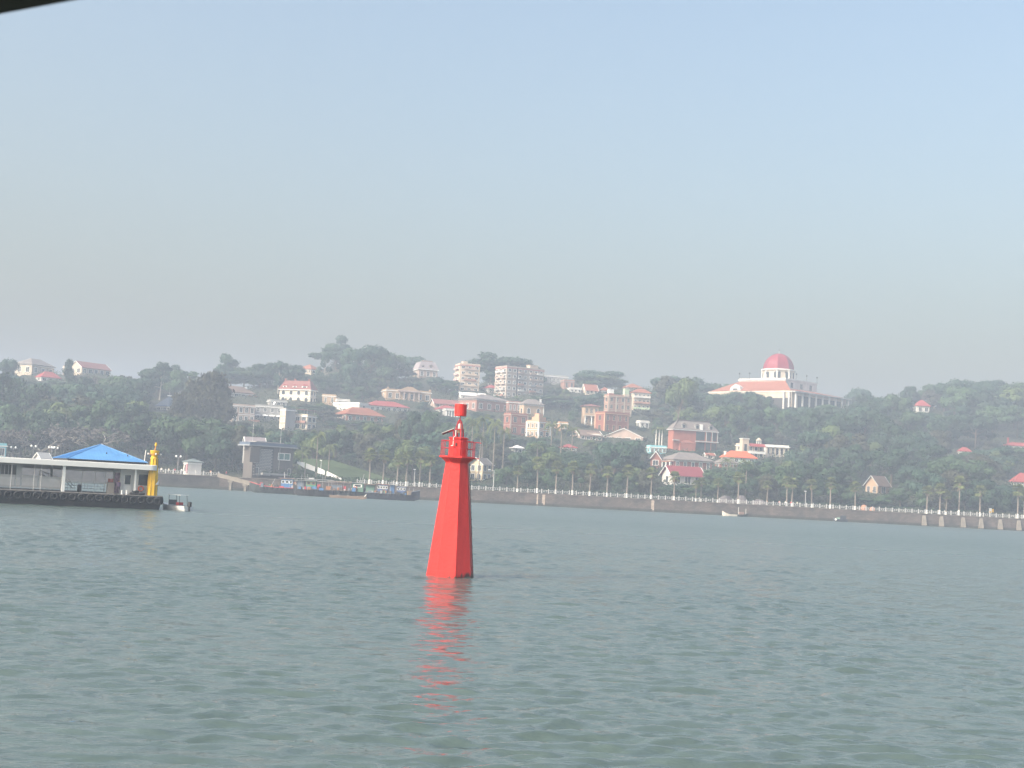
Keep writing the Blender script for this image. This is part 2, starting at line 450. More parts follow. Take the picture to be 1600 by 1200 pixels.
MB().lathe([(1.04, 6.642), (1.06, 6.66), (1.06, 6.74), (1.04, 6.75)], 8, ph=PH).build('platform', M_RED, bc)
hs = MB().lathe([(0.53, 6.752), (0.52, 7.74)], 8, ph=PH).build('lamp_house', M_RED, bc)
MB().lathe([(0.535, 7.12), (0.535, 7.15)], 8, ph=PH).build('seam', M_RED, hs)
MB().lathe([(0.58, 7.742), (0.58, 7.81), (0.5, 7.83)], 8, ph=PH).build('lamp_house_cap', M_RED, bc)
dx, dy = math.sin(R(-10)), -math.cos(R(-10))
MB().box(-.05, .05, -.03, .03, 0, .16).build('vent', M_DARK, bc, (0.50*math.sin(R(-14)), -0.50*math.cos(R(-14)), 7.33), R(-7.5))
RP = [(0.98 * math.sin(R(t)), -0.98 * math.cos(R(t))) for t in range(-75, 285, 45)]
pm = MB().tube((0, 0, 0), (0, 0, .86), .017, n=6).mesh('rail_post', M_RED2)
for i in range(8):
    a_, b_ = Vector(RP[i]), Vector(RP[(i + 1) % 8])
    for q in (0, 1/2):
        p = a_.lerp(b_, q); link('rail_post', pm, bc, (p.x, p.y, 6.75))
for h in (0.86, 0.44):
    b = MB()
    for i in range(8):
        b.tube((*RP[i], 6.75 + h), (*RP[(i + 1) % 8], 6.75 + h), 0.020 if h > .5 else .015, n=6)
    b.build('guard_rail', M_RED2, bc)
MB().path([(0.95, -.15, 7.60), (1.12, -.17, 7.59), (1.30, -.18, 7.57)], .021).build('bent_rail_end', M_RED2, bc)
MB().box(.95, 1.22, -.35, .1, 6.66, 6.70).build('landing_plate', M_RED2, bc)
for i, t in enumerate((-70, 25, 115, 205)):
    p0 = Vector((0.27 * math.sin(R(t)), -0.27 * math.cos(R(t)), 7.83)); p1 = Vector((p0.x * .82, p0.y * .82, 8.28)); p2 = Vector((p0.x * .42, p0.y * .42, 8.72)); p3 = Vector((0, 0, 8.86))
    MB().tube(p0, p1, .045).tube(p1, p2, .032).tube(p2, p3, .026).build('mast_leg', M_RED2, bc)
MB().lathe([(.2, 8.26), (.2, 8.30)], 10).build('mast_ring', M_RED2, bc)
ln = MB().lathe([(.07, 8.302), (.08, 8.36), (.07, 8.58), (.04, 8.62)], 12).build('lantern', mat('lantern_glass', (0.62, 0.64, 0.60), 0.2, 0.1, 4.0), bc, smooth=True)
MB().lathe([(.12, 8.262-.16), (.13, 8.258)], 10).build('lantern_base', mat('bronze', (0.25, 0.2, 0.12), 0.5, 0.2), ln)
MB().tube((0, 0, 8.84), (0, 0, 9.06), .035).build('topmark_pole', M_RED2, bc)
dr = MB().lathe([(.335, 9.05), (.345, 9.07), (.345, 9.70), (.335, 9.72), (.05, 9.74)], 20).build('topmark_drum', M_RED, bc)
for z in (9.26, 9.49):
    MB().lathe([(.347, z), (.353, z + .012), (.347, z + .024)], 20).build('drum_band', M_RED, dr)
sp = MB().box(-.36, .36, -.02, .26, -.02, .02).build('solar_panel', mat('solar_cell', (0.12, 0.05, 0.06), 0.25, 0.3, 3.0), bc, (-0.64, -0.25, 8.13))
sp.rotation_euler = (R(-14), R(-25), 0)
for y in (-.035, .265):
    MB().box(-.37, .37, y - .012, y + .012, .008, .028).build('panel_edge', mat('aluminium', (0.6, 0.58, 0.56), 0.4, 0.1), sp)
MB().path([(-.30, -.22, 7.84), (-.33, -.22, 8.22), (-.6, -.2, 8.10)], .03).build('panel_bracket', M_RED2, bc)
MB().path([(-.18, -.40, 8.22), (-.18, -.40, 7.88), (-.28, -.56, 7.80), (-.28, -.56, 7.33), (-.40, -.50, 7.33)], .021).build('cable_conduit', M_WHITE, bc)
lad = MB()
for s in (-.16, .16):
    p0 = Vector((1.40 * math.sin(R(82.5)) * .93, -1.40 * math.cos(R(82.5)) * .93, -.3)); p1 = Vector((.70 * .93, -.09, 6.4))
    lad.tube(p0 + Vector((.05, s, 0)), p1 + Vector((.05, s, 0)), .013)
for q in range(17):
    t_ = (0.2 + q * .38 + .3) / 6.7; p = p0.lerp(p1, t_)
    lad.tube(p + Vector((.07, -.19, 0)), p + Vector((.07, .19, 0)), .022)
lad.build('ladder', M_DARK, bc)
# ------------------------------------------------------------------ ferry landing pontoon on the left
YAWP = R(26)
P0 = on_water(252, 797)
ex, ey = Vector((math.cos(YAWP), math.sin(YAWP), 0)), Vector((-math.sin(YAWP), math.cos(YAWP), 0))
def loc(u, v, yl=0.0):             # photo pixel on the upright plane yl metres behind the pontoon's front
    d = ray(u, v); o = P0 + ey * yl - Vector((0, 0, CZ))
    t = o.dot(ey) / d.dot(ey); p = d * t - (P0 - Vector((0, 0, CZ)))
    return p.dot(ex), p.z
def lx(u, yl=0.0, v=750): return loc(u, v, yl)[0]
M_HULL = mat('black_hull', (0.022, 0.024, 0.027), 0.7, 0.4, 0.8, 0.3, 3.0)
M_DECK = mat('deck_grey', (0.22, 0.21, 0.20), 0.85, 0.25, 0.8)
M_ROOFW = mat('roof_white', (0.70, 0.71, 0.69), 0.55, 0.06, 0.3)
M_BLUE = mat('blue_sheet_roof', (0.085, 0.235, 0.47), 0.55, 0.14, 0.6)
M_PANEL = mat('grey_panel', (0.33, 0.34, 0.34), 0.7, 0.10, 0.6)
M_CABIN = mat('cabin_white', (0.56, 0.57, 0.56), 0.6, 0.06, 0.5)
pt = thing('ferry_pontoon', 'moored ferry landing pontoon with white flat roof and blue pyramid roof', 'pontoon', P0, YAWP)
XL, DP = lx(-190), 12.0
zd = loc(100, 768.3)[1]
MB().ngon([[(XL, 0.35, -1.2), (-.5, 0.35, -1.2), (-.5, DP, -1.2), (XL, DP, -1.2)], [(XL, 0, zd - .5), (0, 0, zd - .5), (0, DP, zd - .5), (XL, DP, zd - .5)], [(XL, 0, zd - .12), (0, 0, zd - .12), (0, DP, zd - .12), (XL, DP, zd - .12)]]).build('hull', M_HULL, pt)
MB().box(XL, 0.05, -.05, DP, zd - .117, zd).build('deck', M_DECK, pt)
# roof
xr, zt = loc(248, 727.3, 0.1); zb = loc(225, 734.2, 0.1)[1]
rc = 0.9
arc = [(xr - rc + rc * math.sin(a_), 0.05 + rc - rc * math.cos(a_)) for a_ in np.linspace(0, math.pi / 2, 7)]
plan = [(XL, 0.05)] + arc + [(xr, DP), (XL, DP)]
rf = MB().ngon([[(x, y, zb) for x, y in plan], [(x, y, zt - .06) for x, y in plan], [(x * 1.0 - (.06 if x > XL else 0), y + .05, zt) for x, y in plan]]).build('roof', M_ROOFW, pt)
MB().box(XL, xr - 1, 1.0, DP - .5, zb - .05, zb - .003).build('ceiling', mat('ceiling_grey', (0.35, 0.36, 0.37), 0.8), rf)
# blue hip roof
xa, xb = lx(104.5, 0.4, 716), lx(231, 0.4, 724)
za = loc(152, 694, 6.2)[1]; zc = zt + 0.28
ya, yb_ = 0.5, 12.0; xm, ym = (xa + xb) / 2, 6.2
bl = MB().add([(xa, ya, zc), (xb, ya, zc), (xb, yb_, zc), (xa, yb_, zc), (xm, ym, za)], [(0, 1, 4), (1, 2, 4), (2, 3, 4), (3, 0, 4), (3, 2, 1, 0)]).build('hip_roof', M_BLUE, pt)
for cx, cy in ((xa, ya), (xb, ya), (xb, yb_), (xa, yb_)):
    MB().tube((cx, cy, zc + .02), (xm, ym, za + .02), .06, n=5).build('hip_cap', M_BLUE, bl)
sheet = MB()
for q in np.arange(1, 24) / 24:      # standing seams on the front slope
    x = xa + (xb - xa) * q; t_ = 1 - abs(q - .5) * 2
    sheet.tube((x, ya, zc + .012), (x, ya + (ym - ya) * t_, zc + (za - zc) * t_ + .012), .018, n=4)
    y = ya + (yb_ - ya) * q
    sheet.tube((xa, y, zc + .012), (xa + (xm - xa) * t_, y, zc + (za - zc) * t_ + .012), .018, n=4)
o_ = sheet.build('seams', M_BLUE, bl); o_['kind'] = 'stuff'
MB().box(xa + .15, xb - .15, ya + .15, yb_ - .15, zt + .003, zc - .003).build('curb', M_DARK, bl)
for u, v in ((107, 704), (167, 709), (199, 713)):
    x_, z_ = loc(u, v, 2.6); t_ = max(0.02, (z_ - zc) / (za - zc))
    MB().lathe([(.07, 0), (.09, .14), (.02, .2)], 7).build('roof_vent', M_DARK, bl, (x_, ya + (ym - ya) * t_, z_))
# columns
for u, y, w in ((99, .55, .18), (211.5, .55, .10), (-60, .55, .18), (99, 11, .15), (211, 11, .15), (-60, 11, .15)):
    x = lx(u, y) if y < 5 else lx(u, .55)
    MB().box(x - w, x + w, y - w, y + w, zd + .003, zb - .003).build('column', M_ROOFW, pt)
# left waiting hall: panels, window bars, fence
zp = loc(40, 742.5, 1.3)[1]; zh = loc(40, 727.5, 1.3)[1]
edges = [lx(u, 1.3) for u in (-120, -88, -56, -26, -2, 24, 33, 60, 97)]
for i, (a_, b_) in enumerate(zip(edges[:-1], edges[1:])):
    full = i in (5,)
    MB().box(a_ + .03, b_ - .03, 1.25, 1.35, zd + .25, zh if full else zp).build('wall_panel', M_PANEL, pt)
    MB().box(a_ + .12, b_ - .12, 1.22, 1.247, zd + .5, zp - .3).build('panel_inset', mat('panel_light', (0.40, 0.41, 0.41), 0.7), pt)
bar = MB().box(-.025, .025, -.025, .025, zp, zh).mesh('window_bar', M_RAIL)
for u in (-20, -14, -8, 0, 6, 12, 18):
    link('window_bar', bar, pt, (lx(u, 1.3), 1.3, 0))
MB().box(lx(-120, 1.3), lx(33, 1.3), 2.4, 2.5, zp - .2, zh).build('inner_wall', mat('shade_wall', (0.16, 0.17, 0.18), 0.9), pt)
MB().box(XL, lx(97, 1.3), 1.27, 1.33, zh + .003, zh + .09).build('head_rail', M_STEEL, pt)
tall = MB().tube((0, 0, zd), (0, 0, zb), .035).mesh('fence_post', M_RAIL)
for u in (17, 53, 64):
    link('fence_post', tall, pt, (lx(u, .35), .35, 0))
slope = MB()
x0, z0 = loc(62, 735, 6); x1, z1 = loc(96, 748, 6)
for k in (0, .45, .9):
    slope.tube((x0, 6, z0 - k), (x1, 6, z1 - k), .045)
for q in np.linspace(0, 1, 9):
    slope.tube((x0 + (x1 - x0) * q, 6, z0 + (z1 - z0) * q - .9), (x0 + (x1 - x0) * q, 6, z0 + (z1 - z0) * q), .03)
slope.build('gangway_handrail', M_RAIL, pt)
# open middle bay: hanging beam, drop rods, back railing
xb0, xb1 = lx(104, 2), lx(186, 2)
zbm = loc(140, 734.5, 2)[1]
MB().box(xb0, xb1, 1.95, 2.05, zbm - .08, zbm + .08).build('hanging_beam', M_RAIL, pt)
rod = MB().tube((0, 0, zd), (0, 0, zb), .03).mesh('gate_rod', M_STEEL)
for u in (128, 148, 164): link('gate_rod', rod, pt, (lx(u, 2), 2.0, 0))
br_ = MB()
for x in np.arange(xb0 + .3, xb1, .42): br_.tube((x, 10.8, zd), (x, 10.8, zd + 1.05), .022, n=5)
for z in (.35, .7, 1.05): br_.tube((xb0, 10.8, zd + z), (xb1, 10.8, zd + z), .03, n=5)
br_.build('back_railing', M_RAIL, pt)
MB().box(XL, xr - 1, 11.2, 11.3, zb - .55, zb - .06).build('back_beam', M_PANEL, pt)
MB().tube((lx(105, 3), 3, zd + 1.55), (lx(116, 3), 3, zd + .75), .05).tube((lx(105, 3), 3, zd + 1.1), (lx(115, 3), 3, zd + .4), .05).build('ramp_rail', M_RAIL, pt)
# cabin
c0, c1 = lx(188, 2.0), lx(236, 2.0)
cb = MB().box(c0, c1, 2.0, 7.0, zd + .003, zb - .06).build('cabin', M_CABIN, pt)
for (ua, va, ub, vb) in ((195.5, 742, 203.5, 757), (217, 741, 230.5, 759)):
    xa_, za_ = loc(ua, va, 1.97); xb2, zb2 = loc(ub, vb, 1.97)
    w = MB().box(xa_ - .08, xb2 + .08, 1.93, 1.985, za_, za_ + .08).box(xa_ - .08, xb2 + .08, 1.93, 1.985, zb2 - .08, zb2).box(xa_ - .08, xa_, 1.93, 1.985, zb2, za_).box(xb2, xb2 + .08, 1.93, 1.985, zb2, za_).build('window_frame', M_ROOFW, cb)
    MB().box(xa_, xb2, 1.955, 1.99, zb2, za_).build('pane', M_GLASS, w)
MB().box(lx(193.5, 1.9), lx(205.5, 1.9), 1.95, 1.998, zd + .05, loc(199, 758.5, 1.95)[1]).build('cabin_door', M_ROOFW, cb)
MB().box(lx(179, 2.4), lx(187, 2.4), 2.4, 2.5, zd + .1, zb - .5).build('notice_board', mat('notice_purple', (0.24, 0.17, 0.22), 0.7, 0.6, 3.0), pt)
# tyres along the edge
tyre = MB().torus((0, 0, 0), .37, .15, 'y', 18, 8).mesh('tyre_fender', M_RUBBER, True)
rank = ['first', 'second', 'third', 'fourth', 'fifth', 'sixth', 'seventh', 'eighth', 'ninth', 'tenth', 'eleventh', 'twelfth', 'thirteenth', 'fourteenth', 'fifteenth', 'sixteenth', 'seventeenth', 'eighteenth', 'nineteenth', 'twentieth', 'twenty-first', 'twenty-second', 'twenty-third', 'twenty-fourth', 'twenty-fifth', 'twenty-sixth', 'twenty-seventh', 'twenty-eighth', 'twenty-ninth', 'thirtieth']
random.seed(3)
for i, u in enumerate((246, 234, 221, 208, 195, 181, 168, 154, 141, 127, 113, 99, 84, 70, 57, 42, 27, 12, -4)):
    p = P0 + ex * lx(u, -.1, 780) + ey * -.17 + Vector((0, 0, zd - .62 + random.uniform(-.07, .07)))
    o_ = link('tyre_fender', tyre, None, p, YAWP + random.uniform(-.12, .12))
    tag(o_, f'black tyre fender hung on the pontoon side, {rank[i]} from its right end', 'tyre', 'tyre fenders hung along the pontoon')
tx = MB().torus((0, 0, 0), .37, .15, 'x', 18, 8).mesh('end_tyre', M_RUBBER, True)
for i, y in enumerate((1.0, 2.6)):
    tag(link('tyre_fender', tx, None, P0 + ex * .17 + ey * y + Vector((0, 0, zd - .6)), YAWP), ['black tyre fender on the front corner of the pontoon end', 'black tyre fender on the pontoon end beside the speedboat'][i], 'tyre', 'tyre fenders hung along the pontoon')
# heap of spare tyres on deck
for i, (u, dz, y) in enumerate(((208, .15, .5), (214, .15, .7), (221, .15, .5), (212, .42, .7))):
    o_ = link('spare_tyre', MB().torus((0, 0, 0), .34, .14, 'z', 16, 7).mesh('spare_tyre', M_RUBBER, True), None, P0 + ex * lx(u, y, 770) + ey * y + Vector((0, 0, zd + dz)))
    tag(o_, ['dark spare tyre lying on deck under the cabin column', 'dark spare tyre at the bottom of the deck heap, in its middle', 'dark spare tyre lying on deck below the life ring', 'dark spare tyre on top of the deck heap'][i], 'tyre', 'spare tyres heaped on the deck')
lr = thing('life_ring', 'orange life ring hung under the cabin window on the pontoon', 'life ring', P0 + ex * lx(220, 1.85, 764) + ey * 1.83 + Vector((0, 0, loc(220, 763.5, 1.85)[1])), YAWP)
MB().torus((0, 0, 0), .30, .09, 'y', 20, 8).build('ring', mat('life_ring_orange', (0.62, 0.12, 0.06), 0.6), lr, smooth=True)
for q in range(4):
    t_ = R(45 + 90 * q)
    MB().torus((0, 0, 0), .075, .025, 'z', 8, 5).build('band', M_WHITE, lr, (.30 * math.cos(t_), 0, .30 * math.sin(t_)))
for i, u in enumerate((190.5, 198)):
    bo = thing('mooring_bollard', ['white mooring bollard at the left foot of the cabin', 'white mooring bollard in front of the cabin door'][i], 'bollard', P0 + ex * lx(u, .5, 768) + ey * .5 + Vector((0, 0, zd)), 0, 'white bollards on the pontoon')
    MB().lathe([(.13, 0), (.10, .08), (.09, .42)], 10).build('post', M_WHITE, bo)
    MB().lathe([(.14, .42), (.15, .47), (.05, .52)], 10).build('cap', M_WHITE, bo)
ct = thing('ticket_counter', 'beige ticket counter with a red box on top under the pontoon roof', 'counter', P0 + ex * lx(172, 2.5, 765) + ey * 2.5 + Vector((0, 0, zd)), YAWP)
MB().box(-.42, .42, -.35, .35, 0, 1.35).build('cabinet', mat('beige_panel', (0.40, 0.36, 0.31), 0.7), ct)
MB().box(-.48, .48, -.4, .4, 1.353, 1.42).build('counter_top', M_DECK, ct)
MB().box(-.3, .3, -.25, .25, 1.423, 1.85).build('red_box', mat('faded_red', (0.36, 0.13, 0.11), 0.7, 0.3, 3.0), ct)
bn = thing('litter_bin', 'dark litter bin with pale lid standing on the pontoon deck', 'bin', P0 + ex * lx(124, 2.5, 765) + ey * 2.5 + Vector((0, 0, zd)))
MB().lathe([(.24, 0), (.28, .1), (.28, .85), (.24, .9)], 12).build('bin_body', M_DARK, bn)
MB().lathe([(.27, .903), (.2, 1.02), (.04, 1.05)], 12).build('lid', M_STEEL, bn)
# yellow pile beacon at the pontoon's right end
M_YEL = mat('yellow_paint', (0.66, 0.40, 0.018), 0.45, 0.10, 1.2)
py = 1.0
yb0 = P0 + ex * (lx(238, py, 760)) + ey * py
def zz(v): return loc(240, v, py)[1]
yt = thing('pile_beacon', 'yellow octagonal pile beacon with a lamp at the pontoon end', 'beacon', yb0 + Vector((0, 0, zd)), YAWP)
h_ = [zz(v) - zd for v in (716, 711, 707, 704.5, 692)]
MB().lathe([(.70, 0), (.68, h_[0] * .5), (.50, h_[0])], 8, ph=R(10)).build('tower_body', M_YEL, yt)
for t_ in (-75, -30, 15, 60):
    MB().tube((.71 * math.sin(R(t_ + 5)), -.71 * math.cos(R(t_ + 5)), .02), (.52 * math.sin(R(t_ + 5)), -.52 * math.cos(R(t_ + 5)), h_[0] * .98), .022, n=4).build('corner_seam', M_DARK, yt)
MB().lathe([(.50, h_[0] + .003), (.40, h_[0] + .15), (.42, h_[1]), (.56, h_[2]), (.60, h_[3]), (.55, h_[3] + .05)], 10).build('lamp_head', M_YEL, yt)
rg = MB().torus((0, 0, h_[0] + .52), .62, .05, 'z', 16, 6).build('guard_ring', mat('orange_ring', (0.5, 0.22, 0.06), 0.5), yt)
for t_ in (0, 90, 180, 270):
    MB().lathe([(.05, -.1), (.11, -.05), (.11, .08), (.03, .13)], 8).build('side_lamp', M_WHITE, rg, (.80 * math.cos(R(t_)), .80 * math.sin(R(t_)), h_[0] + .52))
MB().tube((0, 0, h_[3] + .04), (.08, 0, h_[4] - .3), .06).build('lamp_pole', mat('orange_ring', (0, 0, 0)), yt)
MB().lathe([(.08, -.1), (.15, 0), (.13, .3), (.03, .38)], 10).build('lamp', M_YEL, yt, (.09, 0, h_[4] - .32))
MB().add([(-.28, 0, 0), (.28, 0, 0), (.28, 0, .55), (-.28, .03, 0), (.28, .03, 0), (.28, .03, .55)], [(0, 1, 2), (5, 4, 3), (0, 3, 4, 1), (1, 4, 5, 2), (2, 5, 3, 0)]).build('warning_triangle', M_WHITE, yt, (.47, -.56, zz(757) - zd), R(40))
an = thing('radio_mast', 'thin white aerial standing on the pontoon roof beside the yellow beacon', 'aerial', P0 + ex * lx(225.5, 2, 716) + ey * 2 + Vector((0, 0, zt)), YAWP)
MB().tube((0, 0, 0), (.14, 0, 1.9), .055, .045).build('pole', M_WHITE, an)
MB().lathe([(.1, 0), (.1, .06)], 8).build('foot', M_STEEL, an)
# speedboat behind the pontoon end
def hull_mesh(Ln, bm, z0, z1, bow=1.0, rise=.5):
    rings = []
    for t_ in np.linspace(0, 1, 9):
        x = -Ln / 2 + Ln * t_; b = bm / 2 * (1 if t_ < .5 else math.cos((t_ - .5) * math.pi) ** .7 if t_ < .99 else .03) * (0.9 + .1 * min(1, t_ * 4))
        zs = z1 + rise * max(0, t_ - .45) ** 2 * 3.3
        zl = z0 + (0 if t_ < .6 else (t_ - .6) ** 2 * 3 * bow * (z1 - z0))
        rings.append([(x, -b, zs), (x, -b * .82, (zs + zl) / 2), (x, -b * .55, zl), (x, b * .55, zl), (x, b * .82, (zs + zl) / 2), (x, b, zs)])
    return MB().ngon(rings)
sbp = on_water(267, 797.3) + Vector((0.2, 1.6, 0))
sb = thing('speedboat', 'small white speedboat with canopy and outboard moored behind the pontoon end', 'boat', sbp, R(150))
hull_mesh(4.4, 1.9, -.35, .62, 1, .3).build('hull', M_WHITE, sb)
MB().box(-1.6, .6, -.62, .62, .60, .68).build('cockpit_floor', mat('cockpit_blue', (0.1, 0.13, 0.17), 0.7), sb)
for x, y in ((-1.3, -.75), (-1.3, .75), (.5, -.75), (.5, .75)):
    MB().tube((x, y, .6), (x + .1, y * .9, 1.95), .035).build('canopy_pole', M_DARK, sb)
MB().box(-1.5, .8, -.8, .8, 1.95, 2.02).build('canopy', M_WHITE, sb)
MB().box(.55, .6, -.72, .72, .7, 1.35).build('windscreen', M_GLASS, sb)
ob = MB().ngon([[(-2.55, -.2, .55), (-2.2, -.2, .55), (-2.2, .2, .55), (-2.55, .2, .55)], [(-2.6, -.17, 1.15), (-2.25, -.2, 1.2), (-2.25, .2, 1.2), (-2.6, .17, 1.15)]]).build('outboard_motor', M_DARK, sb)
MB().box(-2.45, -2.3, -.06, .06, -.4, .55).build('motor_leg', M_DARK, ob)
MB().box(-.9, -.4, -.4, .4, .683, 1.05).build('seat', mat('red_vinyl', (0.45, 0.04, 0.04), 0.6), sb)
# ferry roof edge over the camera
Zr = CZ + 0.62
def roof_pt(u, v):
    d = ray(u, v); t_ = (Zr - CZ) / d.z; return Vector((d.x * t_, d.y * t_, Zr))
a_, b_ = roof_pt(0, 22), roof_pt(118, 0)
dd = (b_ - a_).normalized(); nn = Vector((-dd.y, dd.x, 0))
if nn.y > 0: nn = -nn
q0, q1 = a_ - dd * 3.0, b_ + dd * .9
fr = thing('ferry_roof', 'dark edge of the ferry roof overhead in the top left corner', 'roof', (a_.x, a_.y, 0))
ro = Vector((a_.x, a_.y, 0))
pl = [q0 - ro, q1 - ro, q1 + nn * 2.6 - ro, q0 + nn * 2.6 - ro]
M_AWN = mat('roof_underside', (0.045, 0.04, 0.035), 0.8, 0.3, 2.0)
MB().ngon([[(p.x, p.y, Zr) for p in pl], [(p.x, p.y, Zr + .07) for p in pl]]).build('roof_panel', M_AWN, fr)
pp = (q0 + nn * 2.3 - ro)
MB().tube((pp.x, pp.y, -.5), (pp.x, pp.y, Zr - .003), .05, n=10).build('post', M_AWN, fr)
# ------------------------------------------------------------------ buildings on the hillside
CREAM = mat('cream_wall', (0.47, 0.40, 0.315), 0.85, 0.22, 0.35, 0.2, stretch=(1, 1, .4))
WHITEW = mat('white_wall', (0.53, 0.515, 0.485), 0.85, 0.18, 0.35, 0.2, stretch=(1, 1, .4))
PINKW = mat('pink_wall', (0.31, 0.17, 0.13), 0.85, 0.2, 0.35, 0.2, stretch=(1, 1, .4))
ROSEW = mat('pale_rose_wall', (0.37, 0.285, 0.245), 0.85, 0.2, 0.35, 0.2, stretch=(1, 1, .4))
BRICKW = mat('red_brick', (0.23, 0.088, 0.062), 0.9, 0.18, 0.6, 0.2)
TANW = mat('tan_wall', (0.36, 0.255, 0.17), 0.85, 0.14, 0.35, 0.2, stretch=(1, 1, .4))
GREYW = mat('grey_wall', (0.28, 0.28, 0.275), 0.85, 0.14, 0.35, 0.2, stretch=(1, 1, .4))
PEACHW = mat('peach_wall', (0.46, 0.28, 0.18), 0.85, 0.12, 0.35, 0.2, stretch=(1, 1, .4))
TURQW = mat('turquoise_panel', (0.20, 0.46, 0.52), 0.6, 0.12, 0.6)
R_ORANGE = mat('orange_tile', (0.24, 0.09, 0.055), 0.85, 0.16, 0.5, 0.4, 3.0)
R_BRIGHT = mat('bright_orange_tile', (0.50, 0.105, 0.04), 0.8, 0.10, 0.5, 0.4, 3.0)
R_RED = mat('red_tile', (0.26, 0.052, 0.048), 0.85, 0.15, 0.5, 0.4, 3.0)
R_ROSE = mat('rose_tile', (0.20, 0.082, 0.072), 0.85, 0.15, 0.5, 0.4, 3.0)
R_BROWN = mat('brown_tile', (0.13, 0.09, 0.07), 0.9, 0.2, 0.5, 0.4, 3.0)
R_GREY = mat('grey_tile', (0.165, 0.145, 0.135), 0.9, 0.2, 0.5, 0.4, 3.0)
R_MAROON = mat('maroon_sheet', (0.19, 0.035, 0.042), 0.7, 0.10, 0.5)
R_BLUE = mat('blue_grey_sheet', (0.09, 0.12, 0.17), 0.6, 0.12, 0.5)
R_FLAT = mat('flat_roof_felt', (0.26, 0.25, 0.24), 0.9, 0.2, 0.4)
R_WHITE = mat('white_roof', (0.66, 0.64, 0.62), 0.7, 0.06, 0.4)
WINC = {}
def win_meshes(w, h, arch, trim):
    k = (round(w, 1), round(h, 1), arch, trim.name)
    if k in WINC: return WINC[k]
    w, h = k[0], k[1]; t = min(0.16, w * .14)
    b = MB()
    if arch:
        n = 7; hs = h - w / 2
        def rim(r): return [(r, -h/2)] + [(r * math.cos(a_), -h/2 + hs + r * math.sin(a_)) for a_ in np.linspace(0, math.pi, n)] + [(-r, -h/2)]
        o_, i_ = rim(w / 2 + t), rim(w / 2)
        vs_ = [(x, -.12, z) for x, z in o_] + [(x, -.12, z) for x, z in i_] + [(x, .02, z) for x, z in o_] + [(x, .02, z) for x, z in i_]
        m_ = len(o_); fs_ = []
        for q in range(m_ - 1):
            fs_ += [(q, q+1, m_+q+1, m_+q), (2*m_+q, q, q+1, 2*m_+q+1)[::-1], (m_+q, m_+q+1, 3*m_+q+1, 3*m_+q)]
        b.add(vs_, fs_)
        pane = MB().ngon([[(x, y, z) for x, z in i_] for y in (-.03, .02)])
    else:
        b.box(-w/2-t, w/2+t, -.12, .02, h/2, h/2+t).box(-w/2-t, -w/2, -.12, .02, -h/2, h/2).box(w/2, w/2+t, -.12, .02, -h/2, h/2)
        b.box(-t*.25, t*.25, -.07, .02, -h/2, h/2)
        pane = MB().box(-w/2, w/2, -.03, .015, -h/2, h/2)
    b.box(-w/2-t*1.5, w/2+t*1.5, -.2, .02, -h/2-t, -h/2)
    WINC[k] = (b.mesh('window', trim), pane.mesh('pane', M_GLASS)); return WINC[k]
def put_window(root, x, y, z, rz, w, h, arch=False, trim=None):
    a_, b_ = win_meshes(w, h, arch, trim or M_WHITE)
    o_ = link('window', a_, root, (x, y, z), rz); link('pane', b_, o_)
    return o_
def hip_mesh(m, w, d, h, rise, over, name='roof'):
    W2, D2 = w/2 + over, d/2 + over
    r = max(W2 - D2, 0.02); s = max(D2 - W2, 0.02) if D2 > W2 else 0
    rx, ry = (r, 0) if W2 >= D2 else (0, s)
    b = MB(); z0, z1 = h - .06, h + .22
    v = [(-W2,-D2,z0),(W2,-D2,z0),(W2,D2,z0),(-W2,D2,z0),(-W2,-D2,z1),(W2,-D2,z1),(W2,D2,z1),(-W2,D2,z1),(-rx,-ry,h+rise),(rx,ry,h+rise)]
    if W2 >= D2: f = [(4,5,9,8),(5,6,9),(6,7,8,9),(7,4,8)]
    else: f = [(4,5,8),(5,6,9,8),(6,7,9),(7,4,8,9)]
    return b.add(v, f + [(3,2,1,0),(0,1,5,4),(1,2,6,5),(2,3,7,6),(3,0,4,7)])
def gable_mesh(w, d, h, rise, over, along='x'):
    W2, D2 = w/2 + over, d/2 + over; t = .22; b = MB()
    if along == 'x':
        e = over / (d/2) * rise
        pr = [(-D2, h - e), (0, h + rise), (D2, h - e), (D2, h - e + t), (0, h + rise + t), (-D2, h - e + t)]
        b.ngon([[(x, y, z) for y, z in pr] for x in (-W2, W2)])
    else:
        e = over / (w/2) * rise
        pr = [(-W2, h - e), (0, h + rise), (W2, h - e), (W2, h - e + t), (0, h + rise + t), (-W2, h - e + t)]
        b.ngon([[(x, y, z) for x, z in pr] for y in (-D2, D2)])
    return b
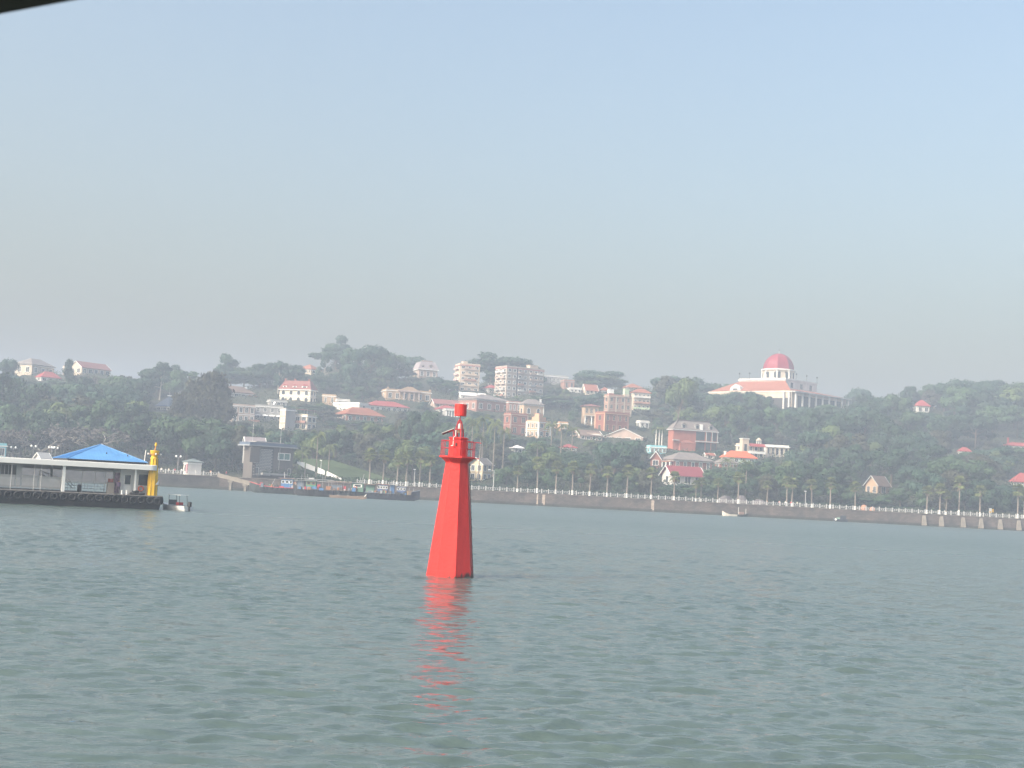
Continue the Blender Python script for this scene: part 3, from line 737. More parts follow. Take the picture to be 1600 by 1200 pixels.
def house(name, label, mark, uL, uC, uR, vE, vB, psi, wall_m, trim=None, roof=('flat', 0, None, 0), n=1, cf=3, cs=2, depth=10.0, Y=None, cat='house', arch=False, wf=.5, hf=.55, cornice=True, below=5.0, vis=None, group=None, cb=False):
    trim = trim or M_WHITE
    if Y is None: Y = 480 + KH * (hor(uC) - vB)
    m = Y / F
    C = at(uC, vB, Y)
    ps = R(psi); yaw = ps - math.atan2(C.x, Y)
    if psi >= 0: side_px, front_px = uC - uL, uR - uC
    else: front_px, side_px = uC - uL, uR - uC
    def reach(dx, dy, u):              # how far along a wall line until it is seen at photo column u
        k = at(u, vB + (u - uC) * math.tan(ROLL), 1.0).x
        return (k * C.y - C.x) / (dx - k * dy)
    cy, sy = math.cos(yaw), math.sin(yaw)
    w = reach(cy, sy, uR) if psi >= 0 else reach(-cy, -sy, uL)
    d = reach(-sy, cy, uL if psi >= 0 else uR) if side_px > 3 and abs(psi) > 7 else depth
    h = (vB - vE) * m
    cxl = -w / 2 if psi >= 0 else w / 2
    off = Vector((-cxl, d / 2, 0)); off.rotate(Matrix.Rotation(yaw, 3, 'Z'))
    root = thing(name, label, cat, C + off, yaw, group)
    root['wdh'] = (w, d, h, m)
    MB().box(-w/2, w/2, -d/2, d/2, -below, h).build('wall', wall_m, root)
    kind, rise, rm, over = roof
    rise *= m
    if kind == 'hip':
        hip_mesh(None, w, d, h, rise, over).build('roof', rm, root)
        MB().box(-w/2-.12, w/2+.12, -d/2-.12, d/2+.12, h-.55, h-.08).build('cornice', trim, root)
    elif kind in ('gable', 'gabley'):
        al = 'x' if kind == 'gable' else 'y'
        e = MB()
        if al == 'x': e.ngon([[(x, -d/2, h), (x, d/2, h), (x, 0, h + rise)] for x in (-w/2, w/2)])
        else: e.ngon([[(-w/2, y, h), (w/2, y, h), (0, y, h + rise)] for y in (-d/2, d/2)])
        e.build('gable_wall', wall_m, root)
        r_ = gable_mesh(w, d, h + .01, rise, over, al).build('roof', rm, root)
        if al == 'x':
            E = over / (d/2) * rise
            for x in (-w/2-over, w/2+over):
                bb_ = MB()
                for s in (-1, 1): bb_.tube((x, s*(d/2+over), h-E+.1), (x, 0, h+rise+.12), .16, n=4)
                bb_.build('barge_board', trim, r_)
        else:
            E = over / (w/2) * rise
            for y in (-d/2-over, d/2+over):
                bb_ = MB()
                for s in (-1, 1): bb_.tube((s*(w/2+over), y, h-E+.1), (0, y, h+rise+.12), .16, n=4)
                bb_.build('barge_board', trim, r_)
    elif kind == 'flat':
        p = 0.28; hp = rise if rise > 0 else .8
        MB().box(-w/2+.3, w/2-.3, -d/2+.3, d/2-.3, h+.003, h+.12).build('roof', rm or R_FLAT, root)
        MB().box(-w/2-.05, w/2+.05, -d/2-.05, -d/2+p, h+.002, h+hp).box(-w/2-.05, w/2+.05, d/2-p, d/2+.05, h+.002, h+hp) \
            .box(-w/2-.05, -w/2+p, -d/2+p, d/2-p, h+.002, h+hp).box(w/2-p, w/2+.05, -d/2+p, d/2-p, h+.002, h+hp).build('parapet', wall_m, root)
        if cornice: MB().box(-w/2-.35, w/2+.35, -d/2-.35, d/2+.35, h-.32, h-.002).build('cornice', trim, root)
    elif kind == 'mansard':
        i = over; 
        MB().ngon([[(-w/2-.5,-d/2-.5,h),(w/2+.5,-d/2-.5,h),(w/2+.5,d/2+.5,h),(-w/2-.5,d/2+.5,h)], [(-w/2-.5,-d/2-.5,h+.3),(w/2+.5,-d/2-.5,h+.3),(w/2+.5,d/2+.5,h+.3),(-w/2-.5,d/2+.5,h+.3)], [(-w/2+i,-d/2+i,h+rise),(w/2-i,-d/2+i,h+rise),(w/2-i,d/2-i,h+rise),(-w/2+i,d/2-i,h+rise)]]).build('roof', rm, root)
        MB().box(-w/2-.7, w/2+.7, -d/2-.7, d/2+.7, h-.35, h-.003).build('cornice', trim, root)
    if cb:
        for q in range(1, n):
            z = h * q / n
            MB().box(-w/2-.15, w/2+.15, -d/2-.15, d/2+.15, z-.12, z+.12).build('string_course', trim, root)
    for r_ in range(n):
        z = h * (r_ + .52) / n; wh = min(h / n * hf, 2.6)
        for c in range(cf):
            ww = min(w / cf * wf, 2.2); put_window(root, -w/2 + (c + .5) * w / cf, -d/2, z, 0, ww, wh, arch, trim)
        if side_px > 3:
            sg = -1 if psi >= 0 else 1
            for c in range(cs):
                ww = min(d / cs * wf, 2.2); put_window(root, sg * w/2, -d/2 + (c + .5) * d / cs, z, sg * math.pi/2, ww, wh, arch, trim)
    if mark: MARKS.append((mark, (uL + uR) / 2, (vE + vB) / 2))
    vb_ = vis or vB
    BOXES.append((uL, uR, vE - roof[1], vb_, Y + max(0, w * sy * .8 if psi >= 0 else -w * sy * .8) * (front_px > 0) + (d * cy * .3 if side_px > 3 else 0)))
    return root
def balcony(root, x, z, w, rail_m, y0=None, deep=1.1):
    W_, d, h, m = root['wdh']; y0 = -d/2 if y0 is None else y0
    b = MB().box(x-w/2, x+w/2, y0-deep, y0-.003, z-.15, z).box(x-w/2, x+w/2, y0-deep, y0-deep+.12, z+.003, z+.85) \
        .box(x-w/2, x-w/2+.12, y0-deep+.12, y0-.003, z+.003, z+.85).box(x+w/2-.12, x+w/2, y0-deep+.12, y0-.003, z+.003, z+.85)
    return b.build('balcony', rail_m, root)
def side_balcony(root, y, z, w, rail_m, sg=-1, deep=1.2):
    W_, d, h, m = root['wdh']; x0 = sg * W_/2; xa_, xb_ = sorted((x0 + sg*.003, x0 + sg*deep))
    b = MB().box(xa_, xb_, y-w/2, y+w/2, z-.15, z); xo = sorted((x0+sg*deep, x0+sg*(deep-.12)))
    b.box(xo[0], xo[1], y-w/2, y+w/2, z+.003, z+.9)
    return b.build('balcony', rail_m, root)
def chimney(root, x, y, z, h, mm):
    b = MB().box(x-.4, x+.4, y-.4, y+.4, z-1.5, z+h).box(x-.5, x+.5, y-.5, y+.5, z+h+.002, z+h+.2)
    r_ = [c for c in root.children if c.name.startswith('roof')]
    return b.build('chimney', mm, r_[0] if r_ else root)
def dormer(root, x, z, w, h, wm, rm, face=-1):
    W_, d, hh, m = root['wdh']; r_ = [c for c in root.children if c.name.startswith('roof')][0]
    y = -d/2
    o_ = MB().box(x-w/2, x+w/2, y-.1, y+2.2, z, z+h).build('dormer', wm, r_)
    MB().box(x-w*.28, x+w*.28, y-.16, y-.102, z+h*.15, z+h*.85).build('dormer_window', M_GLASS, r_)
    MB().ngon([[(x-w/2-.2, yy, z+h+.003), (x+w/2+.2, yy, z+h+.003), (x, yy, z+h+w*.35)] for yy in (y-.3, y+2.4)]).build('dormer_roof', rm, r_)
def columns(root, xs_, y, z0, z1, r, mm):
    me = MB().lathe([(r*1.4, z0), (r*1.4, z0+.2), (r, z0+.25), (r*.85, z1-.25), (r*1.3, z1-.2), (r*1.3, z1)], 8).mesh('column', mm)
    for x in xs_: link('column', me, root, (x, y, 0))

H = house
# --- far left, on the ridge
a = H('villa', 'cream villa with grey-brown hipped roof on the far left ridge', 'the hipped villa on the left ridge', 23, 49, 84, 569, 586, 52, CREAM, roof=('hip', 11, R_GREY, .7), n=1, cf=3, cs=2)
H('house', 'house with low red hipped roof half hidden behind the dark conifer', 'the red roof behind the conifer', 56, 64, 94, 589, 596, 24, WHITEW, roof=('hip', 10, R_RED, .6), cf=3, cs=1)
H('house', 'long pinkish-roofed house with a cream gable end on the left skyline', 'the cream gable on the skyline', 109, 127, 172, 573, 585, 40, CREAM, roof=('gable', 9, R_ROSE, .6), cf=5, cs=2)
H('annex', 'low reddish flat annex at the left foot of the cream gabled house', None, 98, 104, 112, 573, 580, 20, ROSEW, cf=1, cs=1)
t = H('pavilion', 'pavilion with steep blue-grey pyramid roof among the left trees', 'the blue-grey pyramid roof', 243, 262, 283, 635, 644, 42, GREYW, roof=('hip', 17, R_BLUE, .5), cf=2, cs=2)
w, d, h, m = t['wdh']
MB().tube((0, 0, h + 17*m - .3), (0, 0, h + 30*m), .12, .05).build('spire', M_STEEL, t)
MB().lathe([(.9, h+17*m), (1.1, h+17.8*m), (.9, h+18.5*m)], 8).build('finial_cap', M_WHITE, t)
t = H('house', 'low house with wide brown hipped roof deep in the left woods', 'the brown hipped roof', 341, 352, 396, 612, 622, 24, GREYW, roof=('hip', 11, R_BROWN, .9), cf=4, cs=1)
w, d, h, m = t['wdh']
MB().box(w/2-3, w/2+1, -d/2-2, -d/2-.003, h-1.2, h-.9).build('porch_roof', R_ORANGE, t)
chimney(t, w*.33, 0, h+1.5, 1.8, M_WHITE)
# --- white arcaded house
t = H('mansion', 'cream mansion with arched upper windows and red mansard roof with dormers', 'the arcaded cream mansion', 436, 484, 493, 609, 630, -30, mat('bright_cream_wall', (0.58, 0.51, 0.405), .85, .08, .4), roof=('mansard', 14, R_ROSE, 1.6), n=2, cf=4, cs=2, arch=True, wf=.42, hf=.62, cb=True, depth=12)
w, d, h, m = t['wdh']
for x in (-.34, -.02, .30): dormer(t, w*x, h+.35, 2.2 if x < .2 else 3.2, 1.5, M_WHITE, R_RED)
for x in (-.42, -.1, .35): chimney(t, w*x, 0, h+14*m, .9, BRICKW)
t = H('hilltop_house', 'cream house with sloping tan-red roof just below the hilltop trees', 'the tan-roofed hilltop house', 466, 486, 502, 577, 584, -36, CREAM, roof=('hip', 9, R_ORANGE, .6), cf=4, cs=2, wf=.4)
# --- row by the satellite dish
t = H('town_house', 'two-storey pinkish-grey town house, left end of the terrace', 'the pinkish terrace end', 355, 362, 397, 633, 660, 14, ROSEW, n=2, cf=4, cs=1, cb=True)
balcony(t, 5, 1.0, 5, PINKW)
t = H('town_house', 'pale grey town house with striped awnings, right part of the terrace', 'the awning town house', 397, 397, 441, 634, 656, 0, GREYW, n=2, cf=4, cs=0, wf=.35)
w, d, h, m = t['wdh']
for q in range(4):
    x = -w/2 + (q + .5) * w / 4
    MB().ngon([[(xx, -d/2-.003, h*.40), (xx, -d/2-1.5, h*.32), (xx, -d/2-.003, h*.33)] for xx in (x-1.3, x+1.3)]).build('awning', [R_WHITE, M_WHITE][q % 2], t)
t = H('town_house', 'tall narrow block with lit cream left face and blank grey front', 'the blank grey block', 436, 445, 460, 640, 672, 36, GREYW, n=3, cf=0, cs=2)
w, d, h, m = t['wdh']
MB().box(-w/2-.06, -w/2-.004, -d/2, d/2, -2, h-.4).build('lit_side_face', CREAM, t)  # cream skin paints sunlight onto the left face of the grey block
t = H('town_house', 'cream balcony house with terrace canopy beside the blank grey block', 'the canopy balcony house', 459, 479, 493, 650, 672, -36, CREAM, n=2, cf=2, cs=2, wf=.6, hf=.6)
w, d, h, m = t['wdh']
balcony(t, 0, h*.52, w*.9, PINKW)
for x in (-w*.4, w*.4):
    for y in (-d*.4, d*.4): MB().tube((x, y, h+.1), (x, y, h+3.0), .08).build('canopy_post', M_STEEL, t)
MB().ngon([[(-w*.48, y, h+3.0), (w*.48, y, h+2.6), (w*.48, y, h+2.75), (-w*.48, y, h+3.15)] for y in (-d*.48, d*.48)]).build('canopy_roof', R_MAROON, t)
t = H('rooftop_hut', 'low flat rooftop hut behind the white satellite dish', None, 419, 422, 448, 626, 636, 10, GREYW, cf=3, cs=0)
ds = thing('satellite_dish', 'round white satellite dish on the terrace roofs', 'satellite dish', at(429, 636, 480 + KH * (hor(429)-637)), R(-20))
MB().tube((0, 0, -1.5), (0, 0, 1.3), .1).build('mast', M_STEEL, ds)
dsh = MB().lathe([(0.05, 0), (.5, .06), (.85, .2), (.95, .3), (.93, .34), (.5, .12), (.05, .06)], 16).build('dish', M_WHITE, ds, (0, -.15, 1.7), smooth=True); dsh.rotation_euler = (R(62), 0, R(-25))
MB().tube((0, 0, .1), (0, 0, .9), .04).build('feed_arm', M_STEEL, dsh)
# --- orange hip and its neighbours
H('courtyard_hall', 'long white flat-roofed hall behind the orange hipped roof', 'the white flat-roofed hall', 520, 561, 603, 631, 645, -44, WHITEW, n=1, cf=0, cs=3, wf=.3)
t = H('bungalow', 'pinkish bungalow under a broad orange hipped roof', 'the broad orange hipped roof', 526, 541, 598, 647, 659, 26, PINKW, roof=('hip', 13, R_ORANGE, 1.1), cf=5, cs=3, wf=.4)
H('house', 'small tan flat house with one dark window above the white hall', 'the small tan flat house', 503, 524, 529, 619, 632, -10, TANW, cf=2, cs=0, wf=.3)
H('annex', 'low white annex stepping down from the small tan house', None, 524, 526, 546, 625, 634, 10, WHITEW, cf=2, cs=0)
H('schoolhouse', 'long low building with bright red roof behind the tall dark trees', 'the long red roof', 566, 577, 637, 633, 643, 20, WHITEW, roof=('hip', 9, R_RED, .8), cf=7, cs=1)
# --- portico villa
t = H('villa', 'brownish classical villa with columned portico and low pediment', 'the portico villa', 595, 603, 673, 609, 626, 10, TANW, n=1, cf=6, cs=1, wf=.42, hf=.55)
w, d, h, m = t['wdh']
columns(t, [w*x for x in (-.22, -.11, 0, .11, .22)], -d/2-1.6, -1, h-.4, .35, ROSEW)
MB().box(-w*.26, w*.26, -d/2-2.1, -d/2-.36, h-.398, h+.5).build('portico_entablature', ROSEW, t)
MB().ngon([[(-w*.2, y, h+.503), (w*.2, y, h+.503), (w*.05, y, h+2.3), (-w*.05, y, h+2.3)] for y in (-d/2-2.0, -d/2+2)]).build('pediment', TANW, t)
for x in (-.47, .47): MB().box(w*x-.5, w*x+.5, -d/2-.4, -d/2+.6, h+.8, h+1.6).build('corner_block', TANW, t)
# --- grey mansard on the ridge
t = H('villa', 'grey mansard-roofed villa with verandah on the ridge', 'the grey mansard villa', 645, 654, 683, 576, 591, 14, ROSEW, roof=('mansard', 12, mat('lilac_slate', (0.25, 0.22, 0.23), .8, .15, .5), 1.2), n=1, cf=3, cs=1, wf=.42, hf=.62)
w, d, h, m = t['wdh']
dormer(t, w*.12, h+.4, 2.4, 1.7, ROSEW, R_GREY); dormer(t, -w*.3, h+.4, 1.8, 1.5, ROSEW, R_GREY)
MB().box(-w*.15, w*.3, -2, 2, h+12*m, h+12*m+.9).box(-w*.2, w*.35, -2.4, 2.4, h+12*m+.903, h+12*m+1.1).build('roof_lantern', ROSEW, t)
# --- two apartment blocks
APTW = mat('stained_cream_wall', (0.50, 0.40, 0.31), 0.9, 0.2, 0.3, 0.2, stretch=(1, 1, .25))
t = H('apartment_block', 'narrow five-storey cream apartment block with reddish parapet', 'the narrow apartment block', 709, 717, 748, 569, 612, 14, APTW, n=5, cf=3, cs=1, wf=.45, hf=.42, cat='apartment block', cornice=False)
w, d, h, m = t['wdh']
MB().box(-w/2-.3, w/2+.3, -d/2-.3, d/2+.3, h-.55, h-.002).build('red_band', mat('red_band', (0.36, 0.16, 0.15), .8), t)
for q in range(5):
    side_balcony(t, 0, h*q/5+.6, d*.7, mat('laundry_rose', (0.5, 0.36, 0.34), .8, .3, 1.0))
    balcony(t, w*.02, h*q/5+.5, w*.62, [ROSEW, APTW, PINKW, APTW, ROSEW][q], deep=.7)
MB().box(-w*.3, -w*.05, -2, 1.5, h+.13, h+2.3).build('stair_head', APTW, t)
for x, y in ((-.45, -.3), (.4, -.2), (.1, .3)): MB().tube((w*x, d*y, h+.1), (w*x, d*y, h+2.6), .06).build('aerial', M_STEEL, t)
t = H('apartment_block', 'wide five-storey apartment block with stacked balconies and roof hut', 'the wide apartment block', 772, 790, 848, 573, 620, 30, mat('stained_grey_wall', (0.34, 0.29, 0.25), 0.9, 0.2, 0.3, 0.2, stretch=(1, 1, .25)), n=5, cf=7, cs=3, wf=.45, hf=.42, cat='apartment block', cornice=False)
w, d, h, m = t['wdh']
MB().box(-w/2-.3, w/2+.3, -d/2-.3, d/2+.3, h-.5, h-.002).build('red_band', mat('red_band', (0,0,0)), t)
BALC = [ROSEW, WHITEW, PINKW, GREYW, ROSEW]
for q in range(5):
    for k_, x in enumerate((-.12, .20, .38)):
        balcony(t, w*x, h*q/5+.55, w*.15, BALC[(q+k_) % 5], deep=1.0)
    for y in (-.25, .2): side_balcony(t, d*y, h*q/5+.55, d*.32, BALC[(q+2) % 5])
MB().box(-w*.235, -w*.215, -d/2-.35, -d/2-.003, -3, h).build('downpipe', M_DARK, t)
MB().box(w*.2, w*.42, -3, 1, h+.13, h+2.6).box(w*.19, w*.43, -3.2, 1.2, h+2.603, h+2.8).build('roof_hut', APTW, t)
for x, y in ((-.4, -.3), (.45, -.2)): MB().tube((w*x, d*y, h+.1), (w*x, d*y, h+2.6), .06).build('aerial', M_STEEL, t)
t = H('pavilion', 'tiny pavilion with curled red roof between the apartment blocks', 'the tiny red pavilion', 760, 763, 776, 606, 613, 20, GREYW, roof=('hip', 6, R_RED, .8), cf=2, cs=0)
w, d, h, m = t['wdh']
for x in (-.18, .18): MB().tube((w*x, 0, h+5*m), (w*x, 0, h+8*m), .16).build('finial', M_WHITE, t)
# --- brick mansion behind the beacon
t = H('mansion', 'long brick mansion with grey roof behind the beacon topmark', 'the long brick mansion', 716, 744, 796, 623, 645, 34, mat('pink_brick', (0.26, 0.135, 0.108), .9, .15, .5), roof=('hip', 10, R_GREY, .8), n=1, cf=4, cs=3, wf=.36, hf=.6)
w, d, h, m = t['wdh']
MB().box(-w/2-.05, w/2+.05, -d/2-.05, d/2+.05, 0.2, .8).build('string_course', ROSEW, t)
for x in (-.25, .3): chimney(t, w*x, 0, h+7*m, 1.0, M_WHITE)
H('mansion_wing', 'brick wing with small windows right of the long brick mansion', None, 790, 794, 813, 628, 645, 16, mat('pink_brick', (0,0,0)), roof=('flat', 2, None, 0), n=1, cf=3, cs=0, wf=.35)
t = H('upper_house', 'white dormered house top showing above the long brick mansion', 'the white dormered house', 717, 720, 760, 617, 626, 12, WHITEW, roof=('gable', 5, R_WHITE, .4), n=1, cf=5, cs=0, wf=.35)
t = H('arcade', 'small white colonnade left of the red topmark drum', 'the white colonnade', 691, 696, 718, 640, 653, 14, GREYW, n=1, cf=0, cs=0, depth=7)
w, d, h, m = t['wdh']
columns(t, list(np.linspace(-w*.48, w*.48, 6)), -d/2-.7, -.5, h-.33, .28, M_WHITE)
MB().box(-w/2-.5, w/2+.5, -d/2-1.2, -d/2-.36, h-.328, h+.2).build('entablature', M_WHITE, t)
H('house', 'pink-roofed house with a white eaves line left of the topmark drum', 'the upper pink roof', 672, 679, 718, 630, 636, 15, ROSEW, roof=('gable', 7, R_ROSE, .6), cf=4, cs=0)
H('house', 'lower house with rose-red roof just above the white colonnade', 'the lower rose-red roof', 680, 686, 716, 639, 645, 18, WHITEW, roof=('hip', 7, R_RED, .6), cf=4, cs=0)
t = H('house', 'tan house with grey-brown hipped roof and arched side window', 'the tan hipped house', 811, 818, 848, 631, 652, 22, TANW, roof=('hip', 9, R_GREY, .7), n=1, cf=2, cs=1, arch=True, wf=.3, hf=.4)
w, d, h, m = t['wdh']; chimney(t, w*.42, -1, h+2, .9, M_WHITE)
MB().tube((w/2+.2, -d/2-.2, -3), (w/2+.2, -d/2-.2, h), .14).build('downpipe', M_WHITE, t)
t = H('brick_house', 'square two-storey brick house with orange-lit left corner', 'the square brick house', 786, 797, 823, 647, 680, 24, BRICKW, ROSEW, n=2, cf=2, cs=1, wf=.38, hf=.5, cb=True)
w, d, h, m = t['wdh']
for x in (-w/2, w/2): MB().box(x-.35, x+.35, -d/2-.12, -d/2-.003, -3, h-.33).build('corner_pier', ROSEW, t)
# --- peach villa
t = H('villa', 'peach stepped villa with white trim beneath the thin mast', 'the peach stepped villa', 822, 841, 859, 659, 684, 46, PEACHW, n=2, cf=2, cs=3, wf=.45, hf=.5, cb=True)
w, d, h, m = t['wdh']
MB().box(-w*.3, w*.3, -d*.3, d*.3, h+.13, h+2.4).box(-w*.18, w*.18, -d*.18, d*.18, h+2.403, h+4).build('stepped_crest', PEACHW, t)
MB().tube((0, 0, h+4), (0, 0, h+12), .09).build('mast', M_STEEL, t)
for x, y in ((-.5, -.5), (.5, -.5), (-.5, .5)): MB().tube((w*x, d*y, -1), (w*x, d*y, h), .4, n=8).build('corner_column', M_WHITE, t)
H('annex', 'small peach annex behind the palms right of the stepped villa', None, 871, 874, 887, 661, 672, 14, PEACHW, cf=2, cs=0)
H('hut', 'small white hut with white roof below the square brick house', 'the small white hut', 799, 803, 816, 700, 708, 18, WHITEW, roof=('hip', 5, R_WHITE, .9), cf=2, cs=0, depth=5)
H('hut', 'low house with red tile roof among palms, flat dark ridge gap', 'the red roof among palms', 874, 880, 901, 699, 704, 18, WHITEW, roof=('hip', 6, R_RED, .5), cf=2, cs=0, depth=6)
# --- cream gabled house behind the beacon
t = H('gabled_house', 'cream gabled house with large white windows right behind the beacon', 'the cream gabled house', 733, 753, 767, 725, 752, -28, mat('yellow_cream_wall', (0.58, 0.48, 0.33), .85, .1, .4), roof=('gabley', 9, R_GREY, .7), n=2, cf=2, cs=2, wf=.5, hf=.6, below=6)
# --- upper middle
H('flat_block', 'long grey flat-roofed block on the skyline beside the wide apartments', 'the grey skyline block', 847, 850, 887, 587, 599, 12, GREYW, n=1, cf=6, cs=0, wf=.4)
H('flat_block', 'pinkish box-shaped house with grey top on the skyline', 'the pinkish box house', 878, 881, 897, 595, 608, 12, PINKW, GREYW, n=1, cf=2, cs=0, wf=.3)
H('annex', 'low white-walled annex below the pinkish box house', None, 888, 891, 908, 607, 613, 12, WHITEW, cf=3, cs=0)
H('house', 'house with faded orange roof slope, left of a pair', 'the left faded orange roof', 909, 915, 934, 609, 615, 20, CREAM, roof=('gable', 9, R_ORANGE, .5), cf=3, cs=0)
H('house', 'house with faded orange roof slope, right of a pair', 'the right faded orange roof', 936, 940, 953, 610, 614, 16, CREAM, roof=('hip', 6, R_ORANGE, .5), cf=2, cs=0)
H('house', 'small house with low red-brown roof below the skyline trees', 'the low red-brown roof', 973, 980, 1003, 605, 610, 20, GREYW, roof=('hip', 7, R_ORANGE, .6), cf=3, cs=0)
t = H('brick_house', 'three-storey pink-brick house carrying two rooftop water tanks', 'the water-tank house', 943, 950, 985, 618, 652, 24, PINKW, CREAM, n=3, cf=4, cs=1, wf=.4, hf=.5, cb=True)
w, d, h, m = t['wdh']; tk = t
for x in (-w/2, -w*.17, w*.2, w/2): MB().box(x-.35, x+.35, -d/2-.12, -d/2-.003, -2, h-.33).build('corner_pier', CREAM, t)
for nm, lab, u, col, hgt in (('water_tank', 'white rooftop water tank on a red plinth', 954, M_WHITE, 2.0), ('water_tank', 'pale green rooftop water tank at the right of the brick roof', 978, mat('pale_green_tank', (0.42, 0.52, 0.36), .6), 2.6)):
    Yt = 480 + KH * (hor(949)-652) + 4
    p = at(u, 618, Yt)
    p.z = t.location.z + h + .12
    q = thing(nm, lab, 'water tank', p, t.rotation_euler.z, 'rooftop water tanks')
    MB().box(-1.4, 1.4, -1.2, 1.2, 0, 1.3).build('plinth', R_RED if u < 960 else CREAM, q)
    MB().box(-1.3, 1.3, -1.1, 1.1, 1.303, 1.3 + hgt).build('tank', col, q)
    MB().box(-1.38, 1.38, -1.18, 1.18, 1.303 + hgt, 1.42 + hgt).build('tank_lid', col, q)
t = H('balcony_house', 'cream three-tier balcony house with orange roof', 'the tiered balcony house', 985, 989, 1015, 613, 640, 14, CREAM, roof=('hip', 7, R_ORANGE, .7), n=3, cf=4, cs=0, wf=.5, hf=.5)
w, d, h, m = t['wdh']
for q in range(3): balcony(t, 0, h*q/3+.5, w*.98, [mat('pale_green_tank', (0, 0, 0)), PINKW, WHITEW][q], deep=1.3)
t = H('brick_house', 'dark brick building with an orange-lit tower corner', 'the tower-corner brick building', 929, 944, 982, 645, 675, 30, BRICKW, PEACHW, n=2, cf=4, cs=1, wf=.32, hf=.5)
w, d, h, m = t['wdh']
for y in (-d/2+.1, d/2-.1): MB().box(-w/2-.14, -w/2-.003, y-.5, y+.5, -3, h-.33).build('corner_pier', PEACHW, t)
for x in (-w/2+.5, 0, w/2-.5): MB().box(x-.4, x+.4, -d/2-.12, -d/2-.003, -3, h-.33).build('pier', PINKW, t)
t = H('verandah_house', 'tan verandah house with curved bay left of the brick tower corner', 'the tan verandah house', 908, 912, 934, 634, 664, 10, TANW, CREAM, roof=('hip', 4, R_ROSE, .9), n=2, cf=3, cs=0, wf=.5, hf=.5)
w, d, h, m = t['wdh']
columns(t, [-w*.45, 0, w*.45], -d/2-1.5, -3, h*.5-.2, .25, M_WHITE)
MB().box(-w/2-.3, w/2+.3, -d/2-2, -d/2-.003, h*.5-.197, h*.5+.2).build('verandah_slab', CREAM, t)
H('house', 'low house with long brown roof under the verandah house', 'the long brown roof', 893, 906, 941, 680, 687, 22, ROSEW, roof=('gable', 9, R_BROWN, .5), cf=4, cs=0)
H('garden_wall_house', 'low pink house with white balustrade below the brick tower corner', None, 914, 917, 938, 678, 686, 10, ROSEW, n=1, cf=4, cs=0)
H('house', 'house with wide dark gable edged in white below the tower corner', 'the wide white-edged gable', 944, 1004, 1010, 684, 690, -10, ROSEW, roof=('gabley', 13, R_BROWN, .5), cf=4, cs=0, depth=14)
H('cottage', 'small white cottage with pale flat roof between dark trees', 'the small white cottage', 994, 1000, 1014, 659, 669, 22, WHITEW, n=1, cf=2, cs=1, wf=.5, depth=6)
# --- red brick mansion with grey mansard
t = H('mansion', 'red brick mansion with grey mansard roof and dark verandahs', 'the grey-mansard brick mansion', 1043, 1051, 1119, 670, 705, 24, mat('bright_brick', (0.30, 0.105, 0.072), .9, .15, .5), M_RAIL, roof=('mansard', 16, R_GREY, 3.2), n=0, cf=0, cs=0, depth=16)
w, d, h, m = t['wdh']
for x in (-.27, .04, .36): dormer(t, w*x, h+.5, 2.0, 1.9, GREYW, R_GREY)
MB().box(w*.10, w*.16, -d/2-.5, -d/2+1, h+.3, h+2.8).build('white_pier', M_WHITE, t)
for lo, hi in ((.03, .47), (.53, .95)):
    for xa_, xb_ in ((w*.02, w*.22), (w*.25, w*.36), (w*.38, w*.49)):
        MB().box(xa_, xb_, -d/2-.04, -d/2+.02, h*lo+.3, h*hi).build('verandah_opening', M_GLASS, t)
MB().box(0, w/2+.4, -d/2-1.3, -d/2-.003, h*.49, h*.53).build('verandah_slab', M_RAIL, t)
MB().box(-w/2-.4, w*-.38, -d/2-1.2, -d/2-.003, h*.49, h*.53).build('verandah_slab', M_RAIL, t)
columns(t, [w*.235, w*.37, w*.495], -d/2-1.1, h*.53, h-.36, .2, GREYW)
MB().box(-w*.36, -w*.02, -d/2-1.5, -d/2-.003, -3, h*.40).build('brick_bay', mat('bright_brick', (0, 0, 0)), t)
MB().ngon([[(-w*.37, -d/2-1.6, h*.403), (-w*.01, -d/2-1.6, h*.403), (-w*.01, -d/2-.003, h*.403), (-w*.37, -d/2-.003, h*.403)], [(-w*.25, -d/2-.5, h*.52), (-w*.13, -d/2-.5, h*.52), (-w*.13, -d/2-.003, h*.52), (-w*.25, -d/2-.003, h*.52)]]).build('bay_roof', BRICKW, t)
H('shed', 'turquoise panelled shed on the slope below the white palm trunks', 'the turquoise shed', 1010, 1016, 1041, 698, 708, 14, TURQW, n=1, cf=4, cs=1, wf=.6, depth=6)
H('gabled_house', 'narrow brick house with steep pale-edged gable', 'the steep brick gable', 1016, 1032, 1034, 717, 730, -6, BRICKW, roof=('gabley', 11, R_BROWN, .6), n=1, cf=1, cs=0, depth=9)
t = H('brick_house', 'brick house with big grey-brown hipped roof and white verandah', 'the big grey-brown hipped roof', 1033, 1052, 1112, 718, 734, 28, BRICKW, roof=('hip', 13, R_GREY, .8), n=1, cf=5, cs=2, wf=.35, hf=.6)
w, d, h, m = t['wdh']
MB().box(-w/2-1.8, -w/2-.003, -d/2, d/2, h-1.0, h-.6).build('verandah_slab', PINKW, t)
cm_ = MB().lathe([(.3, -3), (.25, h-1.003)], 8).mesh('column', M_WHITE)
for y in np.linspace(-d/2+.3, d/2-.3, 4): link('column', cm_, t, (-w/2-1.5, y, 0))
t = H('park_pavilion', 'open pavilion with maroon roof and white barge boards near the promenade', 'the maroon pavilion', 1034, 1050, 1098, 741, 758, 24, WHITEW, roof=('gable', 13, R_MAROON, 1.0), n=1, cf=3, cs=1, wf=.6, hf=.6)
